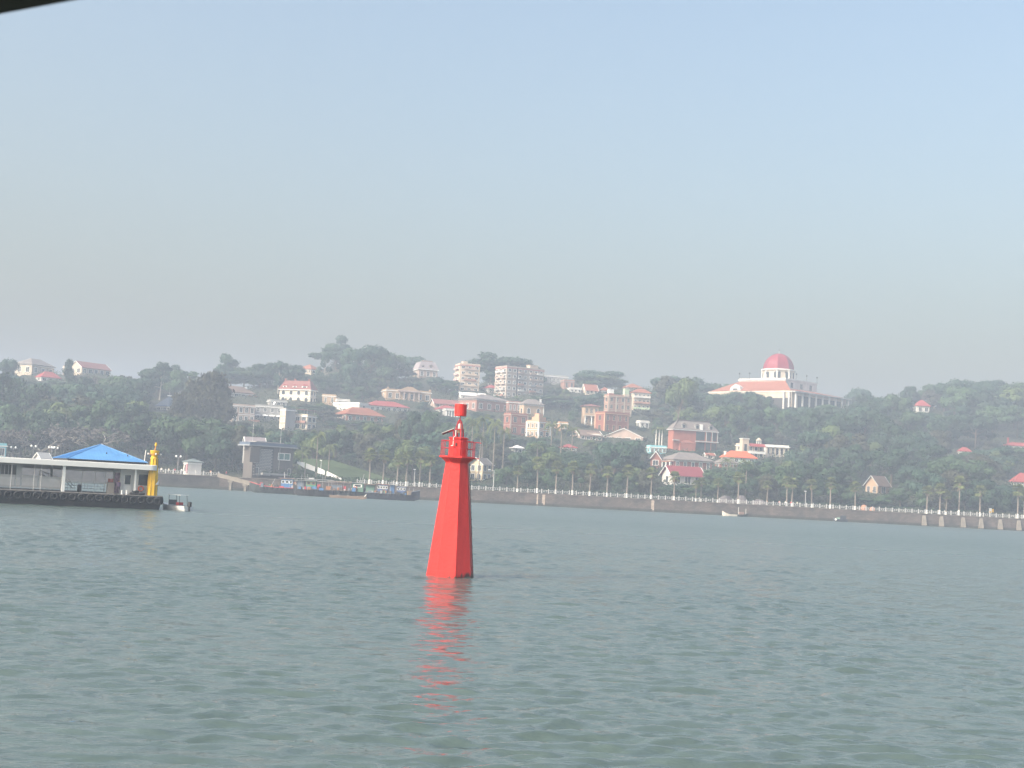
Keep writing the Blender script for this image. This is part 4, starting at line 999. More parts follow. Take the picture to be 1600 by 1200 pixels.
t = H('house', 'house with vivid orange hipped roof and pale turquoise wall', 'the vivid orange roof', 1127, 1133, 1180, 714, 722, 15, mat('pale_turquoise_wall', (0.45, 0.58, 0.55), .8), roof=('hip', 11, R_BRIGHT, .8), cf=4, cs=1, wf=.4)
w, d, h, m = t['wdh']; chimney(t, -w*.45, 0, h+5*m, 1.0, M_WHITE)
H('house', 'low house with plain grey hipped roof in front of the vivid orange roof', 'the plain grey hipped roof', 1117, 1126, 1151, 723, 731, 24, BRICKW, roof=('hip', 10, R_GREY, .6), cf=3, cs=1, wf=.35)
H('hut', 'little white hut left of the vivid orange roof', None, 1100, 1103, 1116, 711, 717, 14, WHITEW, roof=('gable', 3, R_ORANGE, .4), cf=1, cs=0, depth=4)
# --- ornate villa
t = H('ornate_villa', 'ornate cream villa with corner tower and red awning roof', 'the ornate cream villa', 1149, 1160, 1193, 695, 716, 24, CREAM, n=2, cf=4, cs=1, wf=.5, hf=.5)
w, d, h, m = t['wdh']
tw = MB().box(-w/2-.4, -w/2+2.6, -d/2-.4, -d/2+2.6, -2, h+2.6).build('corner_tower', CREAM, t)
MB().box(-w/2+.5, -w/2+1.7, -d/2-.46, -d/2-.403, h-2.6, h+.4).build('arched_opening', M_GLASS, tw)
MB().box(-w/2-.7, -w/2+2.9, -d/2-.7, -d/2+2.9, h+2.603, h+2.9).build('tower_cap', M_WHITE, tw)
MB().ngon([[(x, -d/2-.36, h+.85), (x, -d/2-2.2, h-.5), (x, -d/2-.36, h-.3)] for x in (-w/2+2.9, w/2)]).build('awning_roof', R_RED, t)
balcony(t, w*.1, h*.42, w*.7, M_WHITE)
cp = MB().lathe([(1.5, h+.13), (1.5, h+.5), (1.1, h+.6)], 8, c=(w*.42, 0)).build('cupola_base', CREAM, t)
for q in range(6): MB().tube((w*.42+1.0*math.cos(q*1.047), 1.0*math.sin(q*1.047), h+.6), (w*.42+1.0*math.cos(q*1.047), 1.0*math.sin(q*1.047), h+2.4), .16).build('cupola_column', M_WHITE, cp)
MB().lathe([(1.4, h+2.4), (1.3, h+2.7), (.7, h+3.3), (.1, h+3.7)], 10, c=(w*.42, 0)).build('cupola_dome', CREAM, cp)
t = H('villa_wing', 'pale columned wing running right from the ornate cream villa', None, 1191, 1196, 1232, 697, 712, 14, WHITEW, n=1, cf=5, cs=0, wf=.5, hf=.6)
w, d, h, m = t['wdh']; columns(t, list(np.linspace(-w*.46, w*.46, 6)), -d/2-.9, -1, h-.33, .25, CREAM)
MB().box(-w/2-.3, w/2+.3, -d/2-1.4, -d/2-.36, h-.328, h-.05).build('entablature', M_WHITE, t)
# --- right side
H('house', 'small white house with bright red roof below the right ridge', 'the red roof on the right ridge', 1427, 1433, 1452, 634, 645, 22, WHITEW, roof=('hip', 10, R_RED, .7), cf=2, cs=1)
H('cottage', 'stone cottage with a tan gable and brown roof near the promenade', 'the tan gabled cottage', 1352, 1371, 1389, 757, 774, 58, TANW, M_RAIL, roof=('gable', 13, R_BROWN, .7), n=1, cf=1, cs=2, wf=.4)
H('house', 'little house showing only a flat red roof in the right woods', 'the little red roof in the woods', 1496, 1500, 1517, 705, 709, 20, WHITEW, roof=('hip', 7, R_RED, .4), cf=2, cs=0, depth=7)
t = H('house', 'wide house with red roof and red chimney at the right edge', 'the red roof with a chimney', 1566, 1573, 1616, 696, 700, 18, WHITEW, roof=('hip', 6, R_RED, .6), cf=4, cs=0)
w, d, h, m = t['wdh']; chimney(t, -w*.38, 0, h+4*m, 2.6, R_RED)
H('house', 'house with pinkish red roof low at the right edge', 'the pinkish roof at the right edge', 1578, 1586, 1640, 753, 758, 20, WHITEW, roof=('hip', 15, R_RED, .6), cf=4, cs=0)
# --- domed hall
Yd = 480 + KH * (hor(1236) - 643); md = Yd / F
Yd_ = 480 + KH * (hor(1236) - 643)
t = H('domed_hall', 'large cream hall with red dome and colonnade on the hilltop', 'the red-domed hall', 1106, 1236, 1322, 611, 643, 56, CREAM, WHITEW, roof=('flat', 1.2, R_FLAT, 0), n=0, cf=0, cs=0, cat='hall', vis=614)
BOXES.append((1206, 1322, 600, 635, Yd_ + 70))
w, d, h, m = t['wdh']; q_ = m / 0.2905
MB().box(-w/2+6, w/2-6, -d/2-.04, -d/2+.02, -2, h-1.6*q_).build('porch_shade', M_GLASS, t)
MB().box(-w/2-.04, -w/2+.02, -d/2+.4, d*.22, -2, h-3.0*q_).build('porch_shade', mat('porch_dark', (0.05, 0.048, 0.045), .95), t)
columns(t, list(np.linspace(-w/2+1.2, w/2-1.2, 9)), -d/2-1.6*q_, -2, h-.33, .62, WHITEW)
MB().box(-w/2-.6, w/2+.6, -d/2-2.8, -d/2-.37, h-.328, h+.15).build('entablature', WHITEW, t)
cl = MB().lathe([(.6, -2), (.5, h-.33)], 8).mesh('column', WHITEW)
for y in (-d/2+1, -d/2+4.5): link('column', cl, t, (-w/2-.9, y, 0))
for y in np.linspace(d*.27, d*.45, 3): put_window(t, -w/2, y, h*.55, -math.pi/2, 2.0*q_, 3.6*q_, True, WHITEW)
ub = w * .285
z1 = h + 6.3*q_
MB().box(-ub, ub, -ub, ub, h+.13, z1).build('upper_block', WHITEW, t)
MB().box(-ub-.5, ub+.5, -ub-.5, ub+.5, z1+.002, z1+.5).box(-ub-.1, ub+.1, -ub-.1, ub+.1, z1+.503, z1+1.1).build('upper_cornice', WHITEW, t)
hr = z1 - 2.6
in_, out_ = ub + .02, w/2 - .8
for k_ in range(4):
    hq = z1 - .5*q_ if k_ == 3 else h + 2.6*q_
    sk = MB().ngon([[(-out_, -out_, h+.6), (out_, -out_, h+.6), (in_, -in_, h+.6), (-in_, -in_, h+.6)], [(-out_, -out_, h+.9), (out_, -out_, h+.9), (in_, -in_, hq), (-in_, -in_, hq)]])
    sk.build('tiled_roof', R_ORANGE, t, rz=k_ * math.pi/2)
for x in (-.6, 0, .6): put_window(t, ub*x, -ub, h+4.2*q_, 0, 2.0*q_, 2.4*q_, False, WHITEW)
pdm = MB().ngon([[(-w/2-.4+x, -3.2*q_, h+.85), (-w/2-.4+x, 3.2*q_, h+.85), (-w/2-.4+x, 2.6*q_, h+2.4*q_), (-w/2-.4+x, 0, h+3.8*q_), (-w/2-.4+x, -2.6*q_, h+2.4*q_)] for x in (0, 3.5)]).build('pediment', WHITEW, t, (1.2, d*.18, 0))
MB().box(-w/2-.46, -w/2-.403, -1.6, 1.6, h+1.2, h+2.1).build('pediment_window', M_GLASS, pdm)
rd = 26.0 * m
zd0 = z1 + .5
ph8 = R(22.5 + 8)
dm = MB().lathe([(rd+.5, zd0), (rd+.5, zd0+.9), (rd, zd0+.92), (rd, zd0+5.2*q_)], 8, ph=ph8).build('drum', CREAM, t)
MB().lathe([(rd+.9, zd0+5.203*q_), (rd+.9, zd0+5.7*q_), (rd+.3, zd0+5.9*q_)], 8, ph=ph8).build('drum_cornice', WHITEW, t)
aw_, ap_ = win_meshes(1.5*q_, 3.2*q_, True, WHITEW)
for k_ in range(8):
    a_ = ph8 + R(22.5) + k_ * math.pi/4; ri = rd * math.cos(math.pi/8)
    for s in (-1.9*q_, 1.9*q_):
        x, y = ri*math.cos(a_) - s*math.sin(a_), ri*math.sin(a_) + s*math.cos(a_)
        o_ = link('arched_window', aw_, dm, (x, y, zd0+2.9*q_), a_ + math.pi/2)
    av = ph8 + k_ * math.pi/4
    MB().lathe([(.45, zd0+.93), (.4, zd0+5.2*q_)], 8, c=((rd+.15)*math.cos(av), (rd+.15)*math.sin(av))).build('pilaster', WHITEW, dm)
    ap2 = link('pane', ap_, dm, (ri*math.cos(a_) - 1.9*q_*math.sin(a_), ri*math.sin(a_) + 1.9*q_*math.cos(a_), zd0+2.9*q_), a_ + math.pi/2)
    ap3 = link('pane', ap_, dm, (ri*math.cos(a_) + 1.9*q_*math.sin(a_), ri*math.sin(a_) - 1.9*q_*math.cos(a_), zd0+2.9*q_), a_ + math.pi/2)
zb_ = zd0 + 5.9*q_
M_DOME = mat('red_dome', (0.215, 0.022, 0.034), 0.55, 0.08, 0.5)
dome = MB().lathe([((rd-.4)*math.cos(q), zb_ + 26.5*m*math.sin(q)) for q in np.linspace(0, math.pi/2-.06, 12)], 8, ph=ph8).build('dome', M_DOME, t)
MB().lathe([(.5, zb_+26.5*m-.1), (.3, zb_+26.5*m+.5), (.12, zb_+26.5*m+.7), (.10, zb_+26.5*m+1.8)], 8).build('finial', M_STEEL, dome)
MB().lathe([(.05, zb_+26.5*m+1.75), (.45, zb_+26.5*m+2.1), (.05, zb_+26.5*m+2.45)], 8).build('finial_ball', M_DARK, dome)
for k_ in range(8):
    av = ph8 + k_*math.pi/4
    MB().path([((rd-.35)*math.cos(q)*math.cos(av), (rd-.35)*math.cos(q)*math.sin(av), zb_ + 26.55*m*math.sin(q)) for q in np.linspace(0, 1.5, 9)], .10, 4).build('dome_rib', M_DOME, dome)
lp = MB().tube((0, 0, 0), (0, 0, 2.6), .12).lathe([(.12, 2.5), (.5, 2.9), (.5, 3.3), (.1, 3.6)], 8).mesh('roof_lamp', M_DARK)
for x, y in ((-1, -1), (-.33, -1), (.33, -1), (1, -1), (-1, -.2), (-1, .55), (-1, 1), (1, 0)):
    link('roof_lamp', lp, t, (ub*x, ub*y, z1 + 1.1))
MARKS.append(('the red dome', 1218, 565))
# ------------------------------------------------------------------ things along the shore
STN = mat('grey_block_stone', (0.30, 0.305, 0.305), 0.9, 0.14, 0.3, 0.3, 2.0)
JOINT = mat('mortar_dark', (0.06, 0.062, 0.066), 0.95, 0.1, 0.5)
BRN = mat('brown_render', (0.105, 0.095, 0.088), 0.9, 0.2, 0.4, stretch=(1, 1, .4))
t = house('harbour_office', 'two-storey grey stone harbour building with flat blue-grey roof on the quay', 'the stone harbour building', 379, 393, 456, 698, 743, 30, BRN, roof=('flat', 1.2, R_BLUE, 0), n=0, cf=0, cs=0, Y=452, cornice=False, below=3, depth=9)
w, d, h, m = t['wdh']
MB().box(-w/2-2.2, w/2+1.0, -d/2-1.3, d/2+.6, h+.26, h+.62).build('roof_slab', mat('slab_grey', (0.25, 0.27, 0.29), .8), t)
MB().box(-w/2-1.8, w/2+.6, -d/2-.9, d/2+.2, h+.623, h+1.5).build('blue_fascia', R_BLUE, t)
MB().box(-w/2+1.5, w/2-3, -d/2+1, d/2-.3, h+1.503, h+1.9).build('roof_deck', R_FLAT, t)
m1 = link('stone_facing', MB().box(-w/2+.2, -w/2+7.6, -d/2-.12, -d/2-.004, 0, h).mesh('stone_facing', JOINT), t)
stn = MB().box(-.40, .40, -.07, 0, -.17, .17).mesh('stone', STN)
random.seed(5)
for r_ in range(int((h - .3) / .48)):
    for c in range(8):
        x = -w/2 + .75 + c * .93 + (.46 if r_ % 2 else 0)
        if x > -w/2 + 7.2: continue
        o_ = link('stone', stn, m1, (x, -d/2-.121 - random.uniform(0, .03), .35 + r_ * .48)); o_.scale = (random.uniform(.93, 1.0), 1, random.uniform(.9, 1.0))
MB().box(-w/2-1.6, -w/2+1.9, -d/2-1.0, -d/2-.125, h*.46, h*.99).build('oriel_box', BRN, t)
wf_ = MB().box(-2.3, 2.3, -.14, .02, .95, 1.15).box(-2.3, 2.3, -.22, .02, -1.2, -.95).box(-2.3, -2.1, -.14, .02, -.95, .95).box(2.1, 2.3, -.14, .02, -.95, .95).box(-.1, .1, -.14, .02, -.95, .95).build('window', M_WHITE, t, (w*.27, -d/2-.004, h*.72))
GG = mat('green_glass', (0.11, 0.20, 0.18), 0.25, 0.3, 2.0)
for x0, x1 in ((-2.1, -1.1), (-1.05, -.1), (.1, 1.05), (1.1, 2.1)):
    MB().box(x0, x1, -.05, .01, -.95, .95).build('pane', GG, wf_)
put_window(t, -w/2+1.6, -d/2-.21, h*.18, 0, 1.0, 1.9, False, M_RAIL); put_window(t, w*.42, -d/2, h*.2, 0, .9, 1.8, False, M_RAIL)
MB().box(-w/2+3, w/2-1, -d/2-1.6, -d/2-.2, h*.05, h*.12).build('planter_ledge', STN, t)
for x in (-w/2+.8,): MB().box(x-.2, x+.2, -d/2-.4, -d/2-.125, h*.05, h*.42).build('pier', BRN, t)
bp = MB(); random.seed(8)
for q in range(260):
    x, y, z = random.uniform(-w/2+3.2, w/2-2), -d/2 - random.uniform(.3, 1.8), h*.13 + random.random()**2*1.6
    v = [Vector((random.uniform(-.25, .25), random.uniform(-.25, .25), random.uniform(-.2, .25))) + Vector((x, y, z)) for _ in range(3)]
    bp.add(v, [(0, 1, 2)])
M_HEDGE = mat('hedge_leaf', (0.045, 0.075, 0.03), 0.8, 0.4, 0.8)
tag(bp.build('shrub', M_HEDGE, None, t.location, t.rotation_euler.z), 'dark shrubs in the planter along the stone harbour building', 'shrub')
t2 = house('shed', 'grey pitched lilac roof rising behind the stone harbour building', None, 380, 384, 414, 692, 700, 16, GREYW, roof=('gable', 9, mat('lilac_slate', (0, 0, 0)), .4), n=0, cf=0, cs=0, Y=470, depth=8)
for nm, lab, u, v0, v1 in (('radio_mast', 'left and fainter of two thin masts above the stone harbour building', 394, 692, 658), ('radio_mast', 'right and taller pale mast above the stone harbour building', 438, 690, 655)):
    p = at(u, v0 + 6, 458); k_ = thing(nm, lab, 'mast', p, 0, 'masts above the harbour building')
    hh = (v0 + 6 - v1) * 458 / F
    MB().tube((0, 0, -8), (0, 0, hh), .10, .06).build('pole', M_RAIL, k_)
    MB().tube((-.4, 0, hh*.8), (.4, 0, hh*.8), .03).build('crossarm', M_RAIL, k_)
k_ = house('kiosk', 'small white kiosk with grey hipped roof on the left quay', 'the white quay kiosk', 286, 293, 314, 722, 741, 18, WHITEW, roof=('hip', 6, mat('dark_green_grey_roof', (0.13, 0.16, 0.16), .8), .5), n=1, cf=0, cs=1, Y=439, below=1.5, depth=4, wf=.5)
w, d, h, m = k_['wdh']
MB().box(-w/2-.3, -w/2-.004, -d/2, -d/2+1.2, .3, h-.5).build('poster', mat('poster_pink', (0.42, 0.22, 0.24), .7, .5, 3.0), k_)
house('kiosk', 'pale kiosk whose gabled roof shows above the pontoon roof', 'the pale kiosk roof', 53, 62, 77, 715, 738, 40, WHITEW, roof=('gable', 7, mat('pale_grey_roof', (0.42, 0.41, 0.39), .8), .5), n=1, cf=1, cs=1, Y=445, below=2, depth=5)
house('shelter', 'turquoise shelter at the far left edge behind the pontoon', 'the turquoise shelter', -12, -6, 7, 696, 738, 12, TURQW, roof=('flat', 4, R_WHITE, 0), n=2, cf=1, cs=1, Y=442, below=2, depth=4)
# concrete jetty on two posts
j0, j1 = at(343, 741, 429), at(402, 757, 424)
jt = thing('jetty', 'sloping concrete jetty on two posts running down to the boats', 'jetty', (j0.x, j0.y, 0))
q0, q1 = Vector((-.6, 0, j0.z)), j1 - Vector((j0.x, j0.y, 0))
MB().ngon([[(q.x, q.y + y, q.z - z) for y, z in ((0, 0), (2.6, 0), (2.6, .85), (0, .85))] for q in (q0, q1)]).build('deck', M_PALE, jt)
MB().ngon([[(q.x, q.y + y, q.z + z) for y, z in ((-.08, .05), (.1, .05), (.1, .38), (-.08, .38))] for q in (q0, q1)]).build('kerb', M_PALE, jt)
for f_ in (.33, .70):
    q = q0.lerp(q1, f_)
    MB().box(q.x-.35, q.x+.35, q.y+.2, q.y+2.3, -2.5, q.z-1.5).build('post', M_PALE, jt)
    MB().box(q.x-.8, q.x+.8, q.y+.05, q.y+2.5, q.z-1.497, q.z-.86).build('post_head', M_PALE, jt)
# lawn slope and its white parapet
LA = [at(464, 735, 468), at(470, 716, 482), at(520, 719, 486), at(610, 748, 484), at(600, 756, 468), at(530, 752, 467)]
LA = [Vector((p.x, p.y, max(p.z, 4.12))) for p in LA]
M_LAWN = mat('lawn_grass', (0.048, 0.074, 0.028), 0.9, 0.25, 0.6, 0.5, 4.0)
lw = MB().ngon([[(p.x, p.y, p.z - 3.0) for p in LA], [tuple(p) for p in LA]]).build('lawn', M_LAWN); structure(lw)
a_, b_ = at(464, 722.5, 465.5), at(534, 748.5, 464.5)
wp = thing('ramp_parapet', 'bright white sloping parapet in front of the green lawn', 'parapet', (a_.x, a_.y, 4.1))
oo = Vector((a_.x, a_.y, 4.1)); seg = [0, .17, .2, .40, .46, .62, .66, .99]
for i in range(0, 8, 2):
    p, q = a_.lerp(b_, seg[i]) - oo, a_.lerp(b_, seg[i+1]) - oo
    hA, hB = [(.6, 1.9), (1.7, 1.6), (1.9, 1.5), (1.6, .5)][i // 2]
    MB().ngon([[(r_.x, r_.y + y, r_.z + z) for y, z in ((0, -.5*hh), (.3, -.5*hh), (.3, .5*hh), (0, .5*hh))] for r_, hh in ((p, hA), (q, hB))]).build('parapet_panel', mat('bright_white_paint', (0.80, 0.80, 0.78), .6, .05), wp)
for f_ in (.185, .43, .64, .97):
    p = a_.lerp(b_, f_) - oo
    MB().box(p.x-.2, p.x+.2, p.y+.05, p.y+.35, -.1, p.z-.7).build('support', M_PALE, wp)
# lamps
def globe_lamp(u, vt, vb, Y, lab, heads=2):
    p = at(u, vb, Y); hh = (vb - vt) * Y / F
    t_ = thing('globe_lamp', lab, 'street lamp', p, 0, 'globe lamps on the left quay')
    MB().lathe([(.12, -1.5), (.12, .3), (.06, .5), (.05, hh-.4)], 8).build('pole', M_STEEL, t_)
    MB().tube((-.75, 0, hh-.4), (.75, 0, hh-.4), .04).build('arm', M_STEEL, t_)
    for s in ((-.7, .7) if heads == 2 else (-.85, 0, .85)):
        MB().lathe([(.06, -.38), (.26, -.22), (.32, 0), (.24, .24), (.05, .33)], 10).build('globe', mat('globe_white', (0.78, 0.79, 0.77), .35), t_, (s, 0, hh), smooth=True)
globe_lamp(49.5, 697, 737, 441, 'white twin-globe lamp left of the pale kiosk roof')
globe_lamp(78, 699, 737, 440, 'white triple-globe lamp at the left foot of the blue roof', 3)
globe_lamp(84, 700, 737, 447, 'white twin-globe lamp just right of the triple-globe lamp')
globe_lamp(277, 713, 741, 438, 'white twin-globe lamp left of the white quay kiosk')
globe_lamp(18, 699, 737, 447, 'white twin-globe lamp near the turquoise shelter')
def pole_lamp(u, vt, vb, Y, lab, arm):
    p = at(u, vb, Y); hh = (vb - vt) * Y / F
    t_ = thing('street_lamp', lab, 'street lamp', p)
    MB().lathe([(.16, -.5), (.14, .4), (.09, hh)], 8).build('pole', M_RAIL, t_)
    if arm: MB().tube((0, 0, hh-.08), (-arm, 0, hh+.1), .07).build('arm', M_RAIL, t_)
    MB().box(-arm-.5, -arm+.25, -.18, .18, hh+.0, hh+.22).build('lamp_head', M_WHITE, t_)
pole_lamp(770.5, 735, 767, wall_y(-6)+2, 'tall pale street lamp with a left arm, right of the beacon', 1.4)
pole_lamp(1258, 768, 793, wall_y(98)+2, 'white street lamp on the promenade between fan palms', 0.0)
pole_lamp(500, 720, 752, 466, 'pale lamp pole in front of the green lawn', 0.0)
pole_lamp(647, 734, 757, wall_y(-33)+3, 'slim lamp pole between palms left of the beacon', 0.0)
# yellow notice by the right promenade
p = at(1549, 806, wall_y(160)+6)
t_ = thing('notice_sign', 'yellow and white sign board among dark trees at the right', 'sign', p)
MB().tube((0, 0, -1.5), (0, 0, 1.2), .06).build('post', M_STEEL, t_)
MB().box(-.85, .1, -.05, .05, .9, 2.6).build('white_board', M_WHITE, t_)
MB().box(.103, .75, -.06, .06, 1.2, 2.3).build('yellow_board', M_YEL, t_)
MB().box(-.7, -.1, -.07, -.052, 1.0, 1.5).build('yellow_stripe', M_YEL, t_)
# terracotta planters / low rocks
TERRA = mat('terracotta', (0.45, 0.22, 0.14), .85, .2, 1.5)
for i, (u, wd, hh, lab) in enumerate(((1350, 2.0, 1.9, 'larger orange stone block behind the railing below the tan cottage'), (1363, 1.6, 1.3, 'smaller orange stone block right of the larger orange one'))):
    p = at(u, hor(u), wall_y(125)+3); p.z = 4.06
    o_ = MB().lathe([(wd*.55, 0), (wd*.6, hh*.4), (wd*.42, hh*.85), (wd*.15, hh)], 7, ph=i).build('garden_rock', TERRA, None, p); tag(o_, lab, 'rock')
for i, (u, hh, wd, lab) in enumerate(((1135, 2.3, 5.5, 'wide grey rock behind the railing, leftmost of three'), (1158, 2.6, 4.6, 'rounded grey rock behind the railing, middle of three'), (1186, 1.8, 4.8, 'low pale grey rock behind the railing, right of three'))):
    p = at(u, hor(u), wall_y(70)+7); p.z = 4.0
    random.seed(i + 4)
    n = 11
    rings = [[(wd*.5*r_*(1+random.uniform(-.12, .12))*math.cos(q*2*math.pi/n), wd*.35*r_*math.sin(q*2*math.pi/n), hh*z*(1+random.uniform(-.1, .1))) for q in range(n)] for r_, z in ((1, 0), (1.02, .35), (.8, .75), (.35, 1))]
    tag(MB().ngon(rings).build('garden_rock', mat('pale_rock', (0.15, 0.135, 0.135), .9, .2, .8, .6, 3.0), None, p), lab, 'rock', 'grey rocks behind the railing')
# ------------------------------------------------------------------ people
def person_mesh(pose, cols, name):
    me = bpy.data.meshes.new('body'); sw, lean = pose
    V = [(0,0,.95),(0,0,1.2),(0,.0,1.42),(0,-.01,1.52),(0,-.03,1.66),
         (-.19,0,1.40),(-.24,-.02-sw*.2,1.13),(-.25,-.08-sw*.5,.9),(.19,0,1.40),(.24,-.02+sw*.2,1.13),(.25,-.08+sw*.5,.9),
         (-.10,0,.90),(-.11,-.02+sw*.5,.5),(-.11,.04+sw,.08),(-.11,-.10+sw,.05),(.10,0,.90),(.11,-.02-sw*.5,.5),(.11,.04-sw,.08),(.11,-.10-sw,.05)]
    E = [(0,1),(1,2),(2,3),(3,4),(2,5),(5,6),(6,7),(2,8),(8,9),(9,10),(0,11),(11,12),(12,13),(13,14),(0,15),(15,16),(16,17),(17,18)]
    rad = [.15,.145,.14,.06,.105,.075,.05,.04,.075,.05,.04,.10,.065,.05,.045,.10,.065,.05,.045]
    me.from_pydata(V, E, []); o = bpy.data.objects.new('body', me); COL.objects.link(o)
    md = o.modifiers.new('skin', 'SKIN'); 
    for i, r_ in enumerate(rad): me.skin_vertices[0].data[i].radius = (r_, r_ * (.8 if i < 3 else 1))
    me.skin_vertices[0].data[0].use_root = True
    o.modifiers.new('sub', 'SUBSURF').levels = 1
    dg = bpy.context.evaluated_depsgraph_get(); dg.update()
    nm = bpy.data.meshes.new_from_object(o.evaluated_get(dg)); bpy.data.objects.remove(o)
    nm.name = 'person'
    nm.materials.clear()
    for c in cols: nm.materials.append(c)
    for p in nm.polygons:
        z, x = p.center.z, abs(p.center.x)
        k_ = 3 if z > 1.66 or (z > 1.57 and p.center.y > .0) else (0 if z > 1.46 or (x > .2 and z < .97) else (1 if z > .93 or x > .17 and z > .9 else 2)); p.material_index = k_; p.use_smooth = True
    return nm
SKIN = mat('skin', (0.42, 0.26, 0.19), .6, .05); HAIR = mat('black_hair', (0.012, 0.011, 0.01), .6, .1)
def cl(n, c): return mat('cloth_' + n, c, .85, .1, 3.0)
ppl = [(251, 'white', (.72,.71,.69), 'dark', (.05,.05,.07), 'person in a white top standing at the left quay railing'),
       (262, 'cream', (.62,.58,.5), 'grey', (.2,.2,.22), 'person in cream clothes standing left of the twin-globe lamp'),
       (271, 'crimson', (.42,.05,.07), 'dark', (.05,.05,.07), 'person in a crimson top between the globe lamp and kiosk'),
       (283, 'white', (.72,.71,.69), 'grey', (.2,.2,.22), 'person in white walking beside the white quay kiosk'),
       (328, 'orange', (.55,.25,.1), 'dark', (.05,.05,.07), 'person in an orange top right of the white quay kiosk'),
       (352, 'maroon', (.28,.05,.06), 'navy', (.04,.05,.10), 'person in maroon at the top of the concrete jetty'),
       (1218, 'pink', (.55,.28,.28), 'grey', (.2,.2,.22), 'person in a pink top, leftmost of the promenade group'),
       (1228, 'white', (.72,.71,.69), 'navy', (.04,.05,.10), 'person in a white top in the promenade group'),
       (1237, 'crimson', (.42,.05,.07), 'grey', (.2,.2,.22), 'person in a crimson top in the promenade group'),
       (1246, 'cream', (.62,.58,.5), 'dark', (.05,.05,.07), 'person in cream, rightmost of the promenade group'),
       (1199, 'orange', (.55,.25,.1), 'navy', (.04,.05,.10), 'person in an orange top walking alone left of the group'),
       (895, 'white', (.72,.71,.69), 'grey', (.2,.2,.22), 'person in a white top alone behind the middle railing')]
PC = {}
for i, (u, tn, tc_, bn_, bc_, lab) in enumerate(ppl):
    key = (i % 2, tn, bn_)
    if key not in PC: PC[key] = person_mesh(((.0, .16)[i % 2], 0), [SKIN, cl(tn, tc_), cl(bn_, bc_), HAIR], tn)
    x = x_at(u, wall_y(x_at(u, 455)) + 1.2); p = Vector((x, wall_y(x) + 1.3 + (i % 3) * .5, 4.10))
    tag(link('person', PC[key], None, p, random.uniform(-.9, .9)), lab, 'person')
p = P0 + ex * lx(184, 2.0, 765) + ey * 1.6 + Vector((0, 0, zd + .01))
tag(link('person', person_mesh((0, 0), [SKIN, cl('purple', (.18, .12, .2)), cl('dark', (.05,.05,.07)), HAIR], 'p'), None, p, .4), 'person in dark purple standing by the cabin on the pontoon', 'person')
# ------------------------------------------------------------------ boats
def workboat(uL, uR, vw, Y, label, hull_m, stripe_m, bow=1, beam=3.4, dk=1.8, rise=1.2, group='work boats moored by the quay'):
    um = (uL + uR) / 2; x0, x1 = x_at(uL, Y), x_at(uR, Y); Ln = x1 - x0
    t = thing('work_boat', label, 'boat', ((x0 + x1) / 2, Y, 0), 0 if bow > 0 else math.pi, group)
    hull_mesh(Ln, beam, -.6, dk, 1.0, rise).build('hull', hull_m, t)
    g = MB()
    for s in (-1, 1):
        pts = []
        for q in np.linspace(0, 1, 9):
            b = beam / 2 * (1 if q < .5 else math.cos((q - .5) * math.pi) ** .7 if q < .99 else .03) * (0.9 + .1 * min(1, q * 4))
            pts.append((-Ln/2 + Ln*q, s*b, dk + rise * max(0, q - .45) ** 2 * 3.3 + .05))
        g.path(pts, .10, 5)
    g.build('gunwale', stripe_m, t)
    t['L'] = Ln; t['dk'] = dk; t['bow'] = bow
    return t
def cabin(t, u0, u1, hgt, wm, rm, nw=3, wid=2.4, over=.35, trim=None):
    dk, bw = t['dk'], t['bow']
    a_, b_ = (x_at(u0, t.location.y) - t.location.x) * bw, (x_at(u1, t.location.y) - t.location.x) * bw
    a_, b_ = min(a_, b_), max(a_, b_); c = MB().box(a_, b_, -wid/2, wid/2, dk - .1, dk + hgt).build('cabin', wm, t)
    MB().box(a_ - over, b_ + over, -wid/2 - over, wid/2 + over, dk + hgt + .003, dk + hgt + .12).build('cabin_roof', rm, t)
    fs = -1 if bw > 0 else 1
    for q in range(nw):
        x = a_ + (q + .5) * (b_ - a_) / nw; ww = (b_ - a_) / nw * .36
        y0, y1 = sorted((fs * (wid/2 + .003), fs * (wid/2 + .05))); y2, y3 = sorted((fs * (wid/2 + .0505), fs * (wid/2 + .07)))
        f_ = MB().box(x-ww-.04, x+ww+.04, y0, y1, dk+hgt*.5, dk+hgt*.84).build('window_frame', trim or M_WHITE, c)
        MB().box(x-ww*.75, x+ww*.75, y2, y3, dk+hgt*.55, dk+hgt*.79).build('pane', M_GLASS, c)
    return c
def part_box(t, nm, u0, u1, z0, z1, mm, y0=-1.0, y1=1.0):
    bw = t['bow']; a_, b_ = sorted(((x_at(u0, t.location.y) - t.location.x) * bw, (x_at(u1, t.location.y) - t.location.x) * bw))
    return MB().box(a_, b_, y0, y1, t['dk'] + z0, t['dk'] + z1).build(nm, mm, t)
def mast(t, u, hgt, lean=0, r=.07, mm=None):
    x = (x_at(u, t.location.y) - t.location.x) * t['bow']
    MB().tube((x, 0, t['dk']), (x + lean, 0, t['dk'] + hgt), r, r*.6).build('mast', mm or M_RAIL, t)
DK = mat('dark_green_hull', (0.03, 0.04, 0.04), .7, .35, .8); DKB = mat('dark_blue_hull', (0.028, 0.035, 0.05), .7, .35, .8)
REDP = mat('boat_red', (.42, .06, .07), .6, .2); CYAN = mat('boat_blue', (.06, .17, .36), .6, .15); GRN = mat('boat_green', (.07, .24, .13), .6, .15)
NAV = mat('boat_navy', (.06, .10, .22), .6, .2); WOOD = mat('weathered_wood', (.16, .12, .095), .85, .25, 1.0, stretch=(.2, 2, 2)); ORG = mat('boat_orange', (.30, .14, .07), .7, .3, 2.0); OCH = mat('boat_ochre', (.45, .30, .10), .7, .2)
